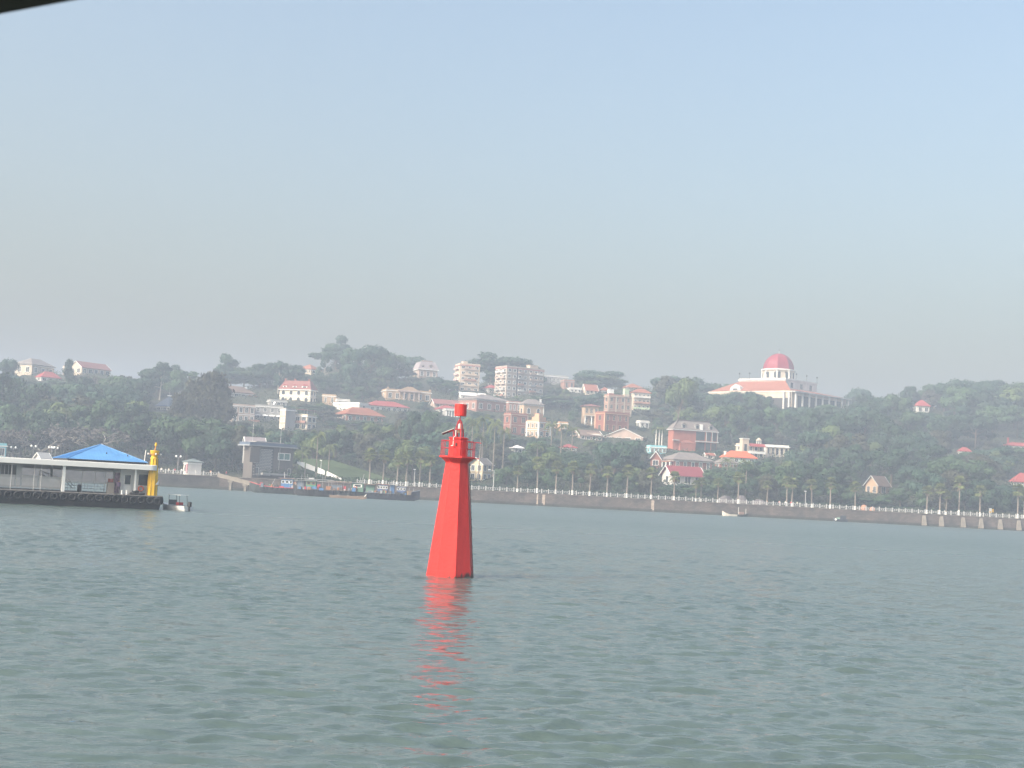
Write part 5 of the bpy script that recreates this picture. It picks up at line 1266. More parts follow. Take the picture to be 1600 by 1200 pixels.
b1 = workboat(391, 468, 771, 409, 'dark work boat with red bow panel and bright blue cabin', DK, REDP, -1)
cabin(b1, 441, 459, 2.6, CYAN, OCH, 3); part_box(b1, 'red_panel', 408, 412, -.1, 1.2, REDP, .9, 1.2); part_box(b1, 'net_heap', 412, 433, -.1, .8, mat('fishing_net', (.12, .10, .09), .9, .4, 3.0)); part_box(b1, 'stern_frame', 459.5, 463.5, -.1, 1.9, ORG, -.9, .9)
part_box(b1, 'bow_box', 400, 405, -.1, .7, WOOD, -.5, .5); mast(b1, 447, 4.6, .6, .09, M_WHITE); mast(b1, 424, 2.6, -1.2)
b2 = workboat(460, 523, 775, 395, 'black work boat with green and orange lattice cabin', mat('black_hull', (0, 0, 0)), WOOD, -1, dk=1.9)
cabin(b2, 480, 495, 2.5, GRN, M_STEEL, 2, trim=ORG); part_box(b2, 'wheelhouse', 466, 477, -.1, 2.3, mat('grey_blue_paint', (.13, .16, .20), .7)); part_box(b2, 'red_door', 497, 502, -.1, 1.5, REDP, .6, .9)
part_box(b2, 'awning', 462, 521, 2.3, 2.4, M_STEEL, -1.6, 1.6); part_box(b2, 'orange_crates', 511, 519, -.1, 1.1, ORG); part_box(b2, 'white_locker', 483, 491, 2.4, 3.2, M_RAIL, -.6, .6)
for u in (463, 479, 497, 519): mast(b2, u, 2.35)
mast(b2, 483, 4.2, .5)
b3 = workboat(516, 572, 774, 408, 'dark boat with green wheelhouse and an orange life ring', DK, WOOD, 1, dk=1.9)
cabin(b3, 551, 569, 2.4, mat('dull_green', (.10, .19, .14), .7, .2), M_STEEL, 1); part_box(b3, 'awning', 512, 550, 2.2, 2.32, mat('awning_pink', (.40, .30, .27), .8), -1.6, 1.6); part_box(b3, 'deck_load', 520, 536, -.1, 1.5, mat('grey_blue_paint', (0, 0, 0))); part_box(b3, 'red_drum', 537, 542, -.1, 1.3, REDP, -1.2, -.5)
for u in (514, 528, 548): mast(b3, u, 2.25)
mast(b3, 562, 5.0, 1.2); mast(b3, 567, 4.0, -.8)
x = (x_at(557, 408) - b3.location.x)
lr2 = thing('life_ring', 'orange life ring on the green wheelhouse of the moored boat', 'life ring', b3.location + Vector((x, -1.40, 2.9)))
MB().torus((0, 0, 0), .36, .12, 'y', 16, 6).build('ring', mat('life_ring_orange', (0, 0, 0)), lr2)
MB().torus((0, 0, 0), .36, .125, 'y', 16, 6).box(-.1, .1, -.13, .13, .2, .5).mesh('x', M_WHITE)
MB().box(-.12, .12, -.14, .14, .22, .5).build('band', M_WHITE, lr2)
b4 = workboat(571, 657, 779, 405, 'long dark boat with blue and white window panels and upswept bow', DKB, mat('grey_blue_paint', (0, 0, 0)), 1, dk=1.8, rise=1.3)
cabin(b4, 591, 607, 2.5, NAV, ORG, 4); cabin(b4, 621, 635, 2.2, NAV, M_STEEL, 3); part_box(b4, 'wheelhouse', 610, 617, -.1, 2.5, mat('blue_paint', (.05, .13, .28), .6)); part_box(b4, 'deck_house', 573, 586, -.1, 2.2, mat('dull_green', (0, 0, 0)))
part_box(b4, 'red_crate', 586, 590, -.1, .6, ORG, -1.3, -.5); part_box(b4, 'awning', 570, 592, 2.1, 2.2, WOOD, -1.5, 1.5); part_box(b4, 'deck_crate', 638, 646, -.1, 1.2, WOOD, -.8, .8); mast(b4, 627, 3.0, .4)
mast(b4, 615, 2.2); mast(b4, 640, 2.0); mast(b4, 647, 1.9)
CL = [REDP, CYAN, GRN, ORG, OCH, WOOD, M_STEEL, M_DARK, M_DARK, M_RUBBER, mat('fishing_net', (0, 0, 0)), mat('grey_blue_paint', (0, 0, 0)), mat('dull_green', (0, 0, 0)), M_RAIL]
rc_ = random.Random(31)
def clutter(t, n, z=0.0):
    Ln, dk, bw = t['L'], t['dk'], t['bow']
    for q in range(n):
        x = rc_.uniform(-Ln*.46, Ln*.36); a_, b_, c_ = rc_.uniform(.2, .7), rc_.uniform(.2, .5), rc_.uniform(.3, 1.1)
        y = -bw * rc_.uniform(.9, 1.45)
        k_ = rc_.random()
        mm = rc_.choice(CL)
        if k_ < .55: MB().box(x-a_, x+a_, y-b_, y+b_, dk-.1, dk+c_).build('deck_crate', mm, t)
        elif k_ < .8: MB().lathe([(.25, dk-.1), (.3, dk+.1), (.3, dk+.75), (.25, dk+.8)], 8, c=(x, y)).build('drum', mm, t)
        else: MB().tube((x, y, dk-.1), (x + rc_.uniform(-.5, .5), y, dk + rc_.uniform(2.2, 4.4)), .05).build('pole', rc_.choice([M_RAIL, WOOD, M_STEEL]), t)
    for q in range(max(3, int(Ln / 1.6))):
        x = -Ln*.47 + Ln*.8*q/max(3, int(Ln/1.6)); MB().torus((x, -bw*1.72, dk - .45), .30, .11, 'y', 10, 5).build('tyre_fender', M_RUBBER, t)
for b_, n_ in ((b1, 16), (b2, 16), (b3, 16), (b4, 20)): clutter(b_, n_)
for t, u0, u1, zz_, mm in ((b1, 436, 462, 2.78, mat('awning_violet', (.22, .17, .22), .8)), (b2, 464, 522, 2.75, M_STEEL), (b3, 513, 551, 2.5, mat('awning_pink', (0, 0, 0))), (b4, 571, 588, 2.35, WOOD), (b4, 608, 620, 2.6, mat('awning_grey', (.3, .31, .32), .8))):
    part_box(t, 'awning', u0, u1, zz_, zz_ + .12, mm, -1.9, 1.7)
sk = thing('skiff', 'long low weathered wooden skiff in front of the moored boats', 'boat', Vector((x_at(546, 385), 385, 0)), R(-20))
hull_mesh(11.0, 1.5, -.3, .75, 1.0, .35).build('hull', WOOD, sk)
for x in (-3, 0, 3): MB().box(x-.2, x+.2, -.6, .6, .76, .85).build('thwart', mat('thwart_grey', (.34, .31, .28), .8), sk)
MB().tube((5.0, -.3, .8), (5.5, -.3, 1.4), .12).build('white_fender', M_WHITE, sk)
for u0, u1, v, Y, lab, rz in ((1130, 1152, 804, 452, 'pale open rowing boat moored under the right seawall', math.pi),):
    s = thing('rowing_boat', lab, 'boat', Vector((x_at((u0+u1)/2, Y), Y, 0)), rz)
    hull_mesh(4.8, 1.5, -.25, .62, 1.0, 1.0).build('hull', mat('boat_cream', (.50, .47, .42), .7, .15), s)
    MB().box(-1.9, 1.2, -.5, .5, .60, .66).build('inside_floor', WOOD, s)
    for x in (-1.2, .3): MB().box(x-.15, x+.15, -.62, .62, .663, .80).build('thwart', WOOD, s)
s = thing('motor_boat', 'small dark motor boat beside the pale rowing boat', 'boat', Vector((x_at(1161, 455), 455, 0)), R(10))
hull_mesh(4.0, 1.7, -.3, .7, 1, .5).build('hull', DK, s)
MB().box(-1.2, .3, -.6, .6, .68, 1.5).build('cabin', mat('cabin_brown', (.25, .17, .14), .7), s)
MB().tube((-1.4, 0, .7), (-1.4, 0, 3.0), .06).build('flag_pole', M_WHITE, s); MB().tube((1.1, 0, .7), (1.1, 0, 2.6), .06).build('bow_pole', M_WHITE, s)
s = thing('motor_boat', 'small dark motor boat with white bow fender under the right seawall', 'boat', Vector((x_at(1314, 462), 462, 0)), R(178))
hull_mesh(4.6, 1.9, -.3, .8, 1, .5).build('hull', DKB, s)
MB().box(-1.7, -.1, -.7, .7, .78, 2.0).build('wheelhouse', DKB, s); MB().box(-1.5, -.4, .702, .74, 1.3, 1.8).build('window', M_GLASS, s)
MB().lathe([(.15, -.35), (.38, -.15), (.38, .15), (.15, .35)], 10).build('fender', M_WHITE, s, (1.7, .95, .6))
MB().box(.3, 1.2, -.5, .5, .78, 1.3).build('green_locker', mat('boat_green_pale', (.25, .42, .34), .7), s)
# ------------------------------------------------------------------ trees
def leaf_mat(name, col, var=.35, hue=None):
    m = mat(name, col, 0.75, var, 0.35, spec=0.2, hue=hue, obj_rand=0.16)
    return m
LEAF = {'dark green': leaf_mat('leaf_dark_green', (.018, .044, .027), hue=(.027, .056, .028)),
        'mid green': leaf_mat('leaf_mid_green', (.038, .076, .038), hue=(.052, .094, .040)),
        'yellowish green': leaf_mat('leaf_yellow_green', (.066, .104, .042), hue=(.084, .116, .042)),
        'olive brown': leaf_mat('leaf_olive_brown', (.045, .053, .032), hue=(.056, .057, .035)),
        'bluish green': leaf_mat('leaf_bluish_green', (.028, .064, .045), hue=(.038, .078, .046))}
BARK = mat('bark_brown', (.10, .08, .06), .9, .3, 1.0, stretch=(3, 3, .5)); PALEBARK = mat('bark_pale', (.34, .31, .27), .85, .2, 1.0); TWIG = mat('twig_brown', (.085, .078, .070), .9, .3, .6)
def quads_mesh(name, C, N, S, mm, asp=1.0, up=None, rg=None):
    n = len(C); N = N / np.linalg.norm(N, axis=1)[:, None]
    T = rg.normal(size=(n, 3)) if up is None else np.tile(np.array(up, float), (n, 1)) + rg.normal(size=(n, 3)) * .25
    T -= (T * N).sum(1)[:, None] * N; T /= np.linalg.norm(T, axis=1)[:, None]
    B = np.cross(N, T); S = S[:, None]
    bend = N * S * rg.uniform(-.25, .25, (n, 1))
    P = np.stack([C - T*S*asp - B*S*.55, C - T*S*.2 + B*S*.9 + bend, C + T*S*asp + B*S*.35, C + T*S*.3 - B*S*.95 - bend], 1).reshape(-1, 3)
    me = bpy.data.meshes.new(name)
    me.vertices.add(len(P)); me.vertices.foreach_set('co', P.astype(np.float32).ravel())
    me.loops.add(len(P)); me.loops.foreach_set('vertex_index', np.arange(len(P), dtype=np.int32))
    me.polygons.add(n); me.polygons.foreach_set('loop_start', np.arange(0, len(P), 4, dtype=np.int32))
    me.update(calc_edges=True); me.materials.append(mm)
    return me
def crown_points(seed, kind, n):
    rg = np.random.default_rng(seed); L_ = []
    if kind == 'broad':
        nl = rg.integers(11, 16)
        for i in range(nl):
            a_ = rg.uniform(0, 6.28); z = rg.uniform(.30, .86); rad = .40 * math.sqrt(max(.08, 1 - ((z - .48) / .48) ** 2)) * rg.uniform(.35, 1)
            L_.append((rad*math.cos(a_), rad*math.sin(a_), z, rg.uniform(.12, .21), .72))
    elif kind == 'tall':
        for i in range(13):
            a_ = rg.uniform(0, 6.28); z = rg.uniform(.28, .9); rad = rg.uniform(.05, .26) * (1.1 - abs(z - .55))
            L_.append((rad*math.cos(a_), rad*math.sin(a_), z, rg.uniform(.10, .17), .9))
    elif kind == 'flat':
        for i in range(14):
            a_ = rg.uniform(0, 6.28); rad = rg.uniform(.05, .42); z = .50 + .30 * (1 - (rad/.45)**2) + rg.uniform(-.22, .08)
            L_.append((rad*math.cos(a_), rad*math.sin(a_), z, rg.uniform(.12, .18), .7))
    elif kind == 'euc':
        for i in range(16):
            a_ = rg.uniform(0, 6.28); z = rg.uniform(.28, .88); rad = rg.uniform(.06, .33) * (1.35 - z)*1.3
            L_.append((rad*math.cos(a_), rad*math.sin(a_), z, rg.uniform(.075, .13), .75))
        L_.append((0.03, 0, .84, .13, .8))
    C, N = [], []
    wts = np.array([l[3]**2 for l in L_]); wts /= wts.sum()
    for l, w_ in zip(L_, wts):
        k = int(n * w_); d = rg.normal(size=(k, 3)); d /= np.linalg.norm(d, axis=1)[:, None]
        r_ = l[3] * rg.uniform(.55, 1.08, (k, 1)) ** .6 * (1 + .22 * np.sin(d[:, :1]*7 + l[0]*40) * np.sin(d[:, 1:2]*8) )
        C.append(np.array(l[:3]) + d * r_ * np.array([1, 1, l[4]])); N.append(d + rg.normal(size=(k, 3)) * .28 + np.array([0, 0, .25]))
    return np.concatenate(C), np.concatenate(N), L_, rg
def trunk_mesh(seed, L_, bark, r0=.03, top=.5, zmin=-.12):
    rg = random.Random(seed); b = MB()
    pts = [Vector((0, 0, zmin)), Vector((rg.uniform(-.02, .02), rg.uniform(-.02, .02), top*.5)), Vector((rg.uniform(-.04, .04), rg.uniform(-.04, .04), top))]
    b.tube(pts[0], pts[1], r0, r0*.75, 7).tube(pts[1], pts[2], r0*.75, r0*.5, 6)
    for l in L_:
        s = pts[1].lerp(pts[2], rg.uniform(.1, 1)); e = Vector(l[:3]); mid = s.lerp(e, .5) + Vector((0, 0, -.03))
        b.tube(s, mid, r0*.35, r0*.22, 5).tube(mid, e, r0*.22, r0*.08, 4)
    return b.mesh('trunk', bark)
PROTO = {}
def tree_proto(name, kind, look, seed, n=4600, size=.0225, bark=None):
    C, N, L_, rg = crown_points(seed, kind, n)
    S = size * rg.uniform(.6, 1.35, len(C))
    return (trunk_mesh(seed, L_, bark or BARK, .026 if kind != 'euc' else .022, .52 if kind != 'flat' else .6), quads_mesh('crown', C, N, S, LEAF[look], rg=rg))
def needle_proto(seed, look, conic, n=5200):
    rg = np.random.default_rng(seed); z = .12 + .88 * rg.uniform(0, 1, n) ** .8
    nb = 26; zb_ = rg.uniform(.15, .95, nb); ab = rg.uniform(0, 6.28, nb)
    k = rg.integers(0, nb, n); q = rg.uniform(.1, 1, n)
    reach = (.36 * (1.02 - zb_) ** 1.15 + .015) if conic else (.30 * np.sqrt(np.clip(1.02 - zb_, .05, 1)) + .05)
    rad = reach[k] * q; zz_ = zb_[k] + q * (.10 if conic else .16)
    C = np.stack([rad*np.cos(ab[k]), rad*np.sin(ab[k]), np.clip(zz_, .1, 1.0)], 1) + rg.normal(size=(n, 3)) * (.022 + .02*q[:, None])
    N = rg.normal(size=(n, 3)); S = .020 * rg.uniform(.5, 1.4, n)
    Lm = [(.5*reach[i]*math.cos(ab[i]), .5*reach[i]*math.sin(ab[i]), zb_[i] + .06) for i in range(0, nb, 2)]
    b = MB().tube((0, 0, -.12), (0, 0, .98), .02, .004, 6)
    for l in Lm: b.tube((0, 0, l[2] - .08), l, .006, .002, 4)
    return (b.mesh('trunk', BARK), quads_mesh('crown', C, N, S, LEAF[look], asp=1.7, up=(0, 0, .6), rg=rg))
def bare_proto(seed):
    rg = random.Random(seed); b = MB(); tips = []
    def grow(p, d, ln, r_, lv):
        e = p + d * ln; mid = p.lerp(e, .5) + Vector((rg.uniform(-1, 1), rg.uniform(-1, 1), rg.uniform(-.3, .6))) * ln * .10
        b.tube(p, mid, r_, r_*.85, 5 if lv < 2 else 4, 0, False).tube(mid, e, r_*.85, r_*.65, 5 if lv < 2 else 4, 0, False)
        if lv >= 2: tips.append((e, d))
        if lv == 5: return
        for q in range(3 if lv < 3 else 2):
            nd = (d + Vector((rg.uniform(-1, 1), rg.uniform(-1, 1), rg.uniform(-.55, .6))) * .85); nd.z = nd.z * .7 + .12; nd.normalize()
            grow(e, nd, ln * rg.uniform(.62, .85), r_ * .58, lv + 1)
    b.tube((0, 0, -.12), (0, 0, .2), .04, .033, 7)
    for q in range(4):
        a_ = q * 1.57 + rg.uniform(-.4, .4); grow(Vector((0, 0, .2)), Vector((math.cos(a_), math.sin(a_), .75)).normalized(), .20, .022, 0)
    rg2 = np.random.default_rng(seed); T = np.array([tuple(t[0]) for t in tips]); k = rg2.integers(0, len(T), 2200)
    C = T[k] + rg2.normal(size=(2200, 3)) * .035; N = rg2.normal(size=(2200, 3))
    return (b.mesh('branches', PALEBARK), quads_mesh('twigs', C, N, .016 * rg2.uniform(.4, 1.2, 2200), TWIG, asp=2.2, rg=rg2))
def palm_proto(seed, fan=True, hgt=7.0):
    rg = random.Random(seed); tr = MB(); lean = rg.uniform(-.25, .25)
    rings = []
    for q in np.linspace(0, 1, 7):
        r_ = (.24 - .06*q) if fan else (.22 - .09*q); rings.append([(lean*q*q + r_*math.cos(t), r_*math.sin(t), -1.0 + (hgt+1.0)*q) for t in np.linspace(0, 2*math.pi, 8)[:-1]])
    tr.ngon(rings)
    base = MB().lathe([(.29, .02), (.27, .9), (.255, 1.15)], 8)
    cr = MB(); top = Vector((lean, 0, hgt))
    for i in range(30 if fan else 18):
        a_ = rg.uniform(0, 6.28); el = rg.uniform(-.75, 1.35) if fan else rg.uniform(-.2, 1.25)
        o_ = Vector((math.cos(a_), math.sin(a_), 0)); pt = lambda l, e: top + o_*l*math.cos(e) + Vector((0, 0, l*math.sin(e)))
        if fan:
            st_, ln = pt(1.0, el), rg.uniform(1.0, 1.35)
            cr.tube(top, st_, .025, n=4); sd = Vector((-math.sin(a_), math.cos(a_), 0)); up_ = o_*(-math.sin(el)) + Vector((0, 0, math.cos(el))); fw = (st_ - top).normalized()
            for k_ in range(9):
                g = (k_ - 4) / 4 * 1.35; dr = fw*math.cos(g) + sd*math.sin(g); tip = st_ + dr*ln - Vector((0, 0, .22*ln)); md_ = st_ + dr*ln*.55
                wv_ = sd*math.cos(g) - fw*math.sin(g)
                cr.add([st_, md_ + wv_*.15, tip, md_ - wv_*.15], [(0, 1, 2, 3)])
        else:
            ln = rg.uniform(2.4, 3.4); prev = top; e = el
            for k_ in range(6):
                nx_ = prev + (o_*math.cos(e) + Vector((0, 0, math.sin(e))))*ln/6; sd = Vector((-math.sin(a_), math.cos(a_), 0))
                for s in (-1, 1):
                    for f_ in (.2, .7):
                        b0 = prev.lerp(nx_, f_); tip = b0 + sd*s*rg.uniform(.5, .75)*(1 - .1*k_) + Vector((0, 0, -.32)) + o_*.25
                        cr.add([b0, b0 + o_*.16, tip], [(0, 1, 2)])
                cr.tube(prev, nx_, .03, .02, 3); prev = nx_; e -= .34
    sk_ = MB()
    if fan:
        for i in range(26):
            a_ = rg.uniform(0, 6.28); z0 = hgt - rg.uniform(0, .5); o_ = Vector((math.cos(a_), math.sin(a_), 0)); sd = Vector((-math.sin(a_), math.cos(a_), 0))
            p = Vector((lean, 0, z0)) + o_*.15; e = p + o_*rg.uniform(.35, .75) + Vector((0, 0, -rg.uniform(.9, 1.7)))
            sk_.add([p, p.lerp(e, .6) + sd*.25, e, p.lerp(e, .6) - sd*.25], [(0, 1, 2, 3)])
    PB = mat('palm_bark', (.20, .17, .14), .9, .3, 1.0, stretch=(1, 1, 4))
    out = [(tr.mesh('trunk', PB), 'trunk'), (cr.mesh('crown', leaf_mat('palm_frond', (.095, .135, .050), hue=(.13, .15, .055))), 'crown')]
    if fan: out += [(base.mesh('whitewash', M_WHITE), 'whitewash'), (sk_.mesh('dead_fronds', mat('dead_frond', (.20, .155, .095), .9, .25)), 'dead_fronds')]
    return out
LOOKS = list(LEAF)
PR = {}
for li, lk in enumerate(LOOKS):
    PR[lk] = [tree_proto('t', 'broad', lk, 10*li + 1), tree_proto('t', 'broad', lk, 10*li + 2), tree_proto('t', 'tall', lk, 10*li + 3), tree_proto('t', 'flat', lk, 10*li + 4), tree_proto('t', 'broad', lk, 10*li + 5, 5200, .021)]
PEUC = {lk: [tree_proto('e', 'euc', lk, s, 3000, .019, PALEBARK) for s in (101, 102)] for lk in ('bluish green', 'mid green')}
PCON = needle_proto(7, 'dark green', True); PCAS = [needle_proto(s, lk, False, 5600) for s, lk in ((8, 'olive brown'), (9, 'dark green'))]
PBARE = [bare_proto(s) for s in (3, 4, 11)]
PFAN = [palm_proto(s, True) for s in (1, 2, 3)]; PQUEEN = [palm_proto(s, False) for s in (4, 5)]
TREES = []            # (root, kind, look, u, v_centre)
PARTN = {'bare_tree': ('branches', 'twigs')}
def plant(kind, look, proto, u, base, height, width, rz=None, v_c=None):
    root = thing(kind, '', kind.replace('_', ' ').replace('broadleaf tree', 'tree'), base, random.uniform(0, 6.28) if rz is None else rz)
    root.scale = (width, width, height)
    nm = PARTN.get(kind, ('trunk', 'crown'))
    link(nm[0], proto[0], root); link(nm[1], proto[1], root)
    TREES.append((root, kind, look, u, v_c)); return root
def gz(p): return Vector((p.x, p.y, ground(p.x, p.y) - .25))
def by_px(kind, look, proto, u, vt, hpx, wpx, Yset=None):
    vb = vt + hpx; a_ = hor(u) - vb; Y = 480 + KH * max(a_, 4); Y = Yset or max(Y, wall_y(x_at(u, 470)) + 12)
    p = at(u, hor(u), Y); b = gz(p); top = CZ + (hor(u) - vt) * Y / F
    return plant(kind, look, proto, u, b, (top - b.z) / 1.0, wpx * Y / F / .92, v_c=vt + hpx*.35)
random.seed(21)
# --- trees with a shape of their own (pixel column, top row, height and width in photo pixels)
for u, vt, hp, wp, lk in ((536, 538, 70, 46, 'mid green'), (241, 561, 62, 50, 'bluish green'), (1503, 589, 66, 62, 'bluish green'), (265, 566, 56, 42, 'bluish green'), (498, 545, 62, 34, 'bluish green'), (426, 560, 56, 44, 'bluish green')):
    by_px('eucalyptus_tree', lk, random.choice(PEUC[lk]), u, vt, hp, wp)
for u, vt, hp, wp in ((96, 566, 66, 36), (118, 602, 46, 22)):
    by_px('conifer_tree', 'dark green', PCON, u, vt, hp, wp*1.25)
for i, (u, vt, hp, wp) in enumerate(((300, 596, 92, 62), (326, 590, 100, 60), (345, 612, 80, 40), (10, 596, 80, 64), (48, 606, 78, 60), (-12, 590, 90, 60), (276, 622, 70, 46))):
    by_px('casuarina_tree', 'olive brown' if i in (0, 1, 2, 6) else 'dark green', PCAS[0 if i in (0, 1, 2, 6) else 1], u, vt, hp, wp*1.3)
for i, (u, vt, hp, wp) in enumerate(((150, 642, 84, 150), (62, 652, 80, 100), (18, 654, 78, 84), (130, 568, 62, 50), (1455, 598, 40, 40))):
    by_px('bare_tree', 'leafless', PBARE[i % 3], u, vt, hp, wp*.85)
# big crowns
BIG = [(335, 552, 76, 46, 'bluish green', 2), (514, 523, 84, 48, 'bluish green', 2), (520, 532, 76, 56, 'mid green', 0), (1193, 615, 48, 46, 'mid green', 0), (757, 569, 48, 30, 'dark green', 2), (767, 577, 40, 22, 'mid green', 2), (918, 592, 26, 40, 'mid green', 1), (948, 592, 24, 36, 'dark green', 4), (1140, 617, 46, 56, 'dark green', 0), (1176, 617, 48, 52, 'mid green', 1), (1206, 622, 46, 46, 'dark green', 4), (188, 580, 62, 60, 'mid green', 0), (214, 584, 60, 56, 'dark green', 1), (168, 584, 56, 50, 'mid green', 4), (352, 576, 56, 54, 'bluish green', 1), (388, 578, 56, 54, 'dark green', 0), (322, 586, 56, 44, 'mid green', 1), (449, 574, 44, 40, 'bluish green', 1), (1368, 612, 60, 56, 'dark green', 0), (1395, 614, 60, 56, 'mid green', 1), (1340, 603, 56, 50, 'bluish green', 0), (2, 556, 60, 34, 'bluish green', 0), (285, 573, 58, 66, 'mid green', 0), (372, 571, 60, 60, 'mid green', 1), (408, 562, 66, 56, 'dark green', 1), (568, 535, 86, 74, 'bluish green', 0), (604, 548, 80, 62, 'mid green', 1), (636, 556, 74, 52, 'bluish green', 4), (768, 545, 74, 84, 'dark green', 0), (800, 556, 62, 56, 'dark green', 1), (822, 566, 52, 40, 'dark green', 4),
       (930, 578, 56, 86, 'bluish green', 4), (905, 586, 52, 60, 'bluish green', 0), (1056, 581, 96, 66, 'yellowish green', 2), (1034, 586, 88, 56, 'olive brown', 2), (1085, 584, 70, 60, 'dark green', 0), (1120, 594, 66, 56, 'mid green', 0), (870, 592, 74, 78, 'mid green', 0), (845, 604, 64, 50, 'dark green', 1),
       (515, 634, 46, 52, 'dark green', 1), (500, 640, 60, 48, 'olive brown', 4), (640, 630, 100, 54, 'dark green', 2), (622, 648, 76, 50, 'olive brown', 2), (665, 640, 80, 44, 'mid green', 2), (690, 592, 52, 46, 'mid green', 0), (672, 590, 50, 40, 'bluish green', 4),
       (1165, 628, 66, 62, 'dark green', 0), (1130, 630, 62, 48, 'mid green', 1), (1205, 634, 60, 56, 'mid green', 1), (1255, 642, 70, 60, 'dark green', 4), (1310, 632, 84, 70, 'dark green', 0), (1345, 618, 88, 70, 'dark green', 1), (1282, 660, 74, 66, 'yellowish green', 0), (1322, 672, 76, 72, 'olive brown', 0), (1380, 640, 84, 70, 'dark green', 4), (1405, 655, 80, 60, 'dark green', 0),
       (1416, 603, 52, 46, 'dark green', 2), (1450, 598, 48, 56, 'mid green', 0), (1480, 592, 62, 56, 'bluish green', 1), (1535, 591, 60, 58, 'bluish green', 0), (1575, 594, 60, 56, 'mid green', 1), (1605, 596, 60, 50, 'bluish green', 0),
       (225, 640, 92, 90, 'dark green', 0), (290, 650, 84, 78, 'mid green', 0), (335, 648, 90, 74, 'dark green', 4), (362, 660, 72, 54, 'mid green', 1), (180, 612, 82, 84, 'dark green', 3), (212, 622, 76, 60, 'yellowish green', 3), (140, 606, 84, 70, 'dark green', 0), (258, 640, 84, 52, 'dark green', 1),
       (30, 630, 86, 80, 'dark green', 0), (85, 620, 84, 80, 'dark green', 1), (70, 636, 80, 64, 'dark green', 4), (405, 670, 40, 52, 'yellowish green', 1), (440, 668, 46, 44, 'olive brown', 4), (1470, 640, 84, 66, 'mid green', 0), (1525, 650, 78, 64, 'dark green', 4), (1570, 700, 62, 60, 'yellowish green', 0), (1450, 690, 64, 60, 'dark green', 1), (1510, 712, 60, 60, 'mid green', 0)]
for u, vt, hp, wp, lk, k in BIG:
    vb = vt + hp; Y = 480 + KH * max(hor(u) - vb, 4); push = None
    for (a_, b_, c, d_, Yb) in BOXES:
        if Y < Yb + 20 and u + wp*.4 > a_ and u - wp*.4 < b_ and vb > c and vt < d_ - 2:
            if vt < c + 4: push = max(push or 0, Yb + 28)
            else: vt = d_ - 1; hp = max(vb - vt, 20)
    by_px('broadleaf_tree', lk, PR[lk][k], u, vt, hp, wp, push)
# --- hillside fill, tried place by place; trees that would hide a building are shortened or left out
def hides(u, vt, wpx, vb, Y):
    for (a_, b_, c, d_, Yb) in BOXES:
        if Y < Yb + 3 and u + wpx*.42 > a_ and u - wpx*.42 < b_ and vt < d_ - 2 and vb > c: return d_
        if abs(Y - Yb - 2) < 14 and a_ - 4 < u < b_ + 4: return 9999
    return 0
cnt = 0; cnt2 = 0
rg_ = random.Random(77)
wts = {'dark green': .34, 'mid green': .28, 'bluish green': .14, 'yellowish green': .12, 'olive brown': .12}
av = 6.0
while av < 190:
    step = 47 if av > 30 else 42
    u = -30 + rg_.uniform(0, step)
    while u < 1640:
        uu, aa = u + rg_.uniform(-7, 7), av + rg_.uniform(-5, 5)
        u += step * rg_.uniform(.85, 1.25)
        Y = 480 + KH * aa; am = ridge_a(uu)
        if aa > am + 14: continue
        x = x_at(uu, Y)
        if Y < wall_y(x) + 19: Y = wall_y(x) + 19 + rg_.uniform(0, 6)
        if 372 < uu < 470 and Y < 482: continue
        if 455 < uu < 610 and Y < 492: continue
        hp = rg_.uniform(46, 72) * (1.2 if uu < 370 else 1.0); wp = hp * rg_.uniform(.9, 1.2)
        vb = hor(uu) - (prof(Y) - CZ) * F / Y; vt = vb - hp
        if vt < sky_v(uu) + 2: vt = sky_v(uu) + rg_.uniform(2, 10)
        for tr in range(5):
            lim = hides(uu, vt, wp, vb, Y)
            if not lim: break
            if lim > 9000: break
            vt = max(vt + 6, lim - 2); wp *= .88
            if vb - vt < 13: lim = 9999; break
        if lim: continue
        lk = rg_.choices(list(wts), list(wts.values()))[0]
        b = gz(Vector((x, Y, 0))); top = CZ + (hor(uu) - vt) * Y / F
        if top - b.z < 2.5: continue
        plant('broadleaf_tree', lk, rg_.choice(PR[lk]), uu, b, top - b.z, max(wp, 14) * Y / F / .92, v_c=vt + (vb - vt)*.4); cnt += 1
    av += 20 if av > 30 else 15
# low trees that close the ridge line under the taller crowns
for u in np.arange(-20, 1640, 23):
    u = u + rg_.uniform(-6, 6); Y = 480 + KH * (ridge_a(u) - rg_.uniform(0, 6)); hp = rg_.uniform(17, 26)
    vb = hor(u) - (prof(Y) - CZ) * F / Y; vt = max(vb - hp, sky_v(u) + 6); wp = 34
    lim = hides(u, vt, wp, vb, Y)
    if lim: vt = max(vt, lim) if lim < 9000 else vb
    if vb - vt < 8: continue
    lk = rg_.choices(list(wts), list(wts.values()))[0]
    b = gz(Vector((x_at(u, Y), Y, 0))); plant('garden_tree', lk, PR[lk][rg_.choice((0, 1, 4))], u, b, CZ + (hor(u) - vt) * Y / F - b.z, wp * Y / F / .92, v_c=vt + 9)
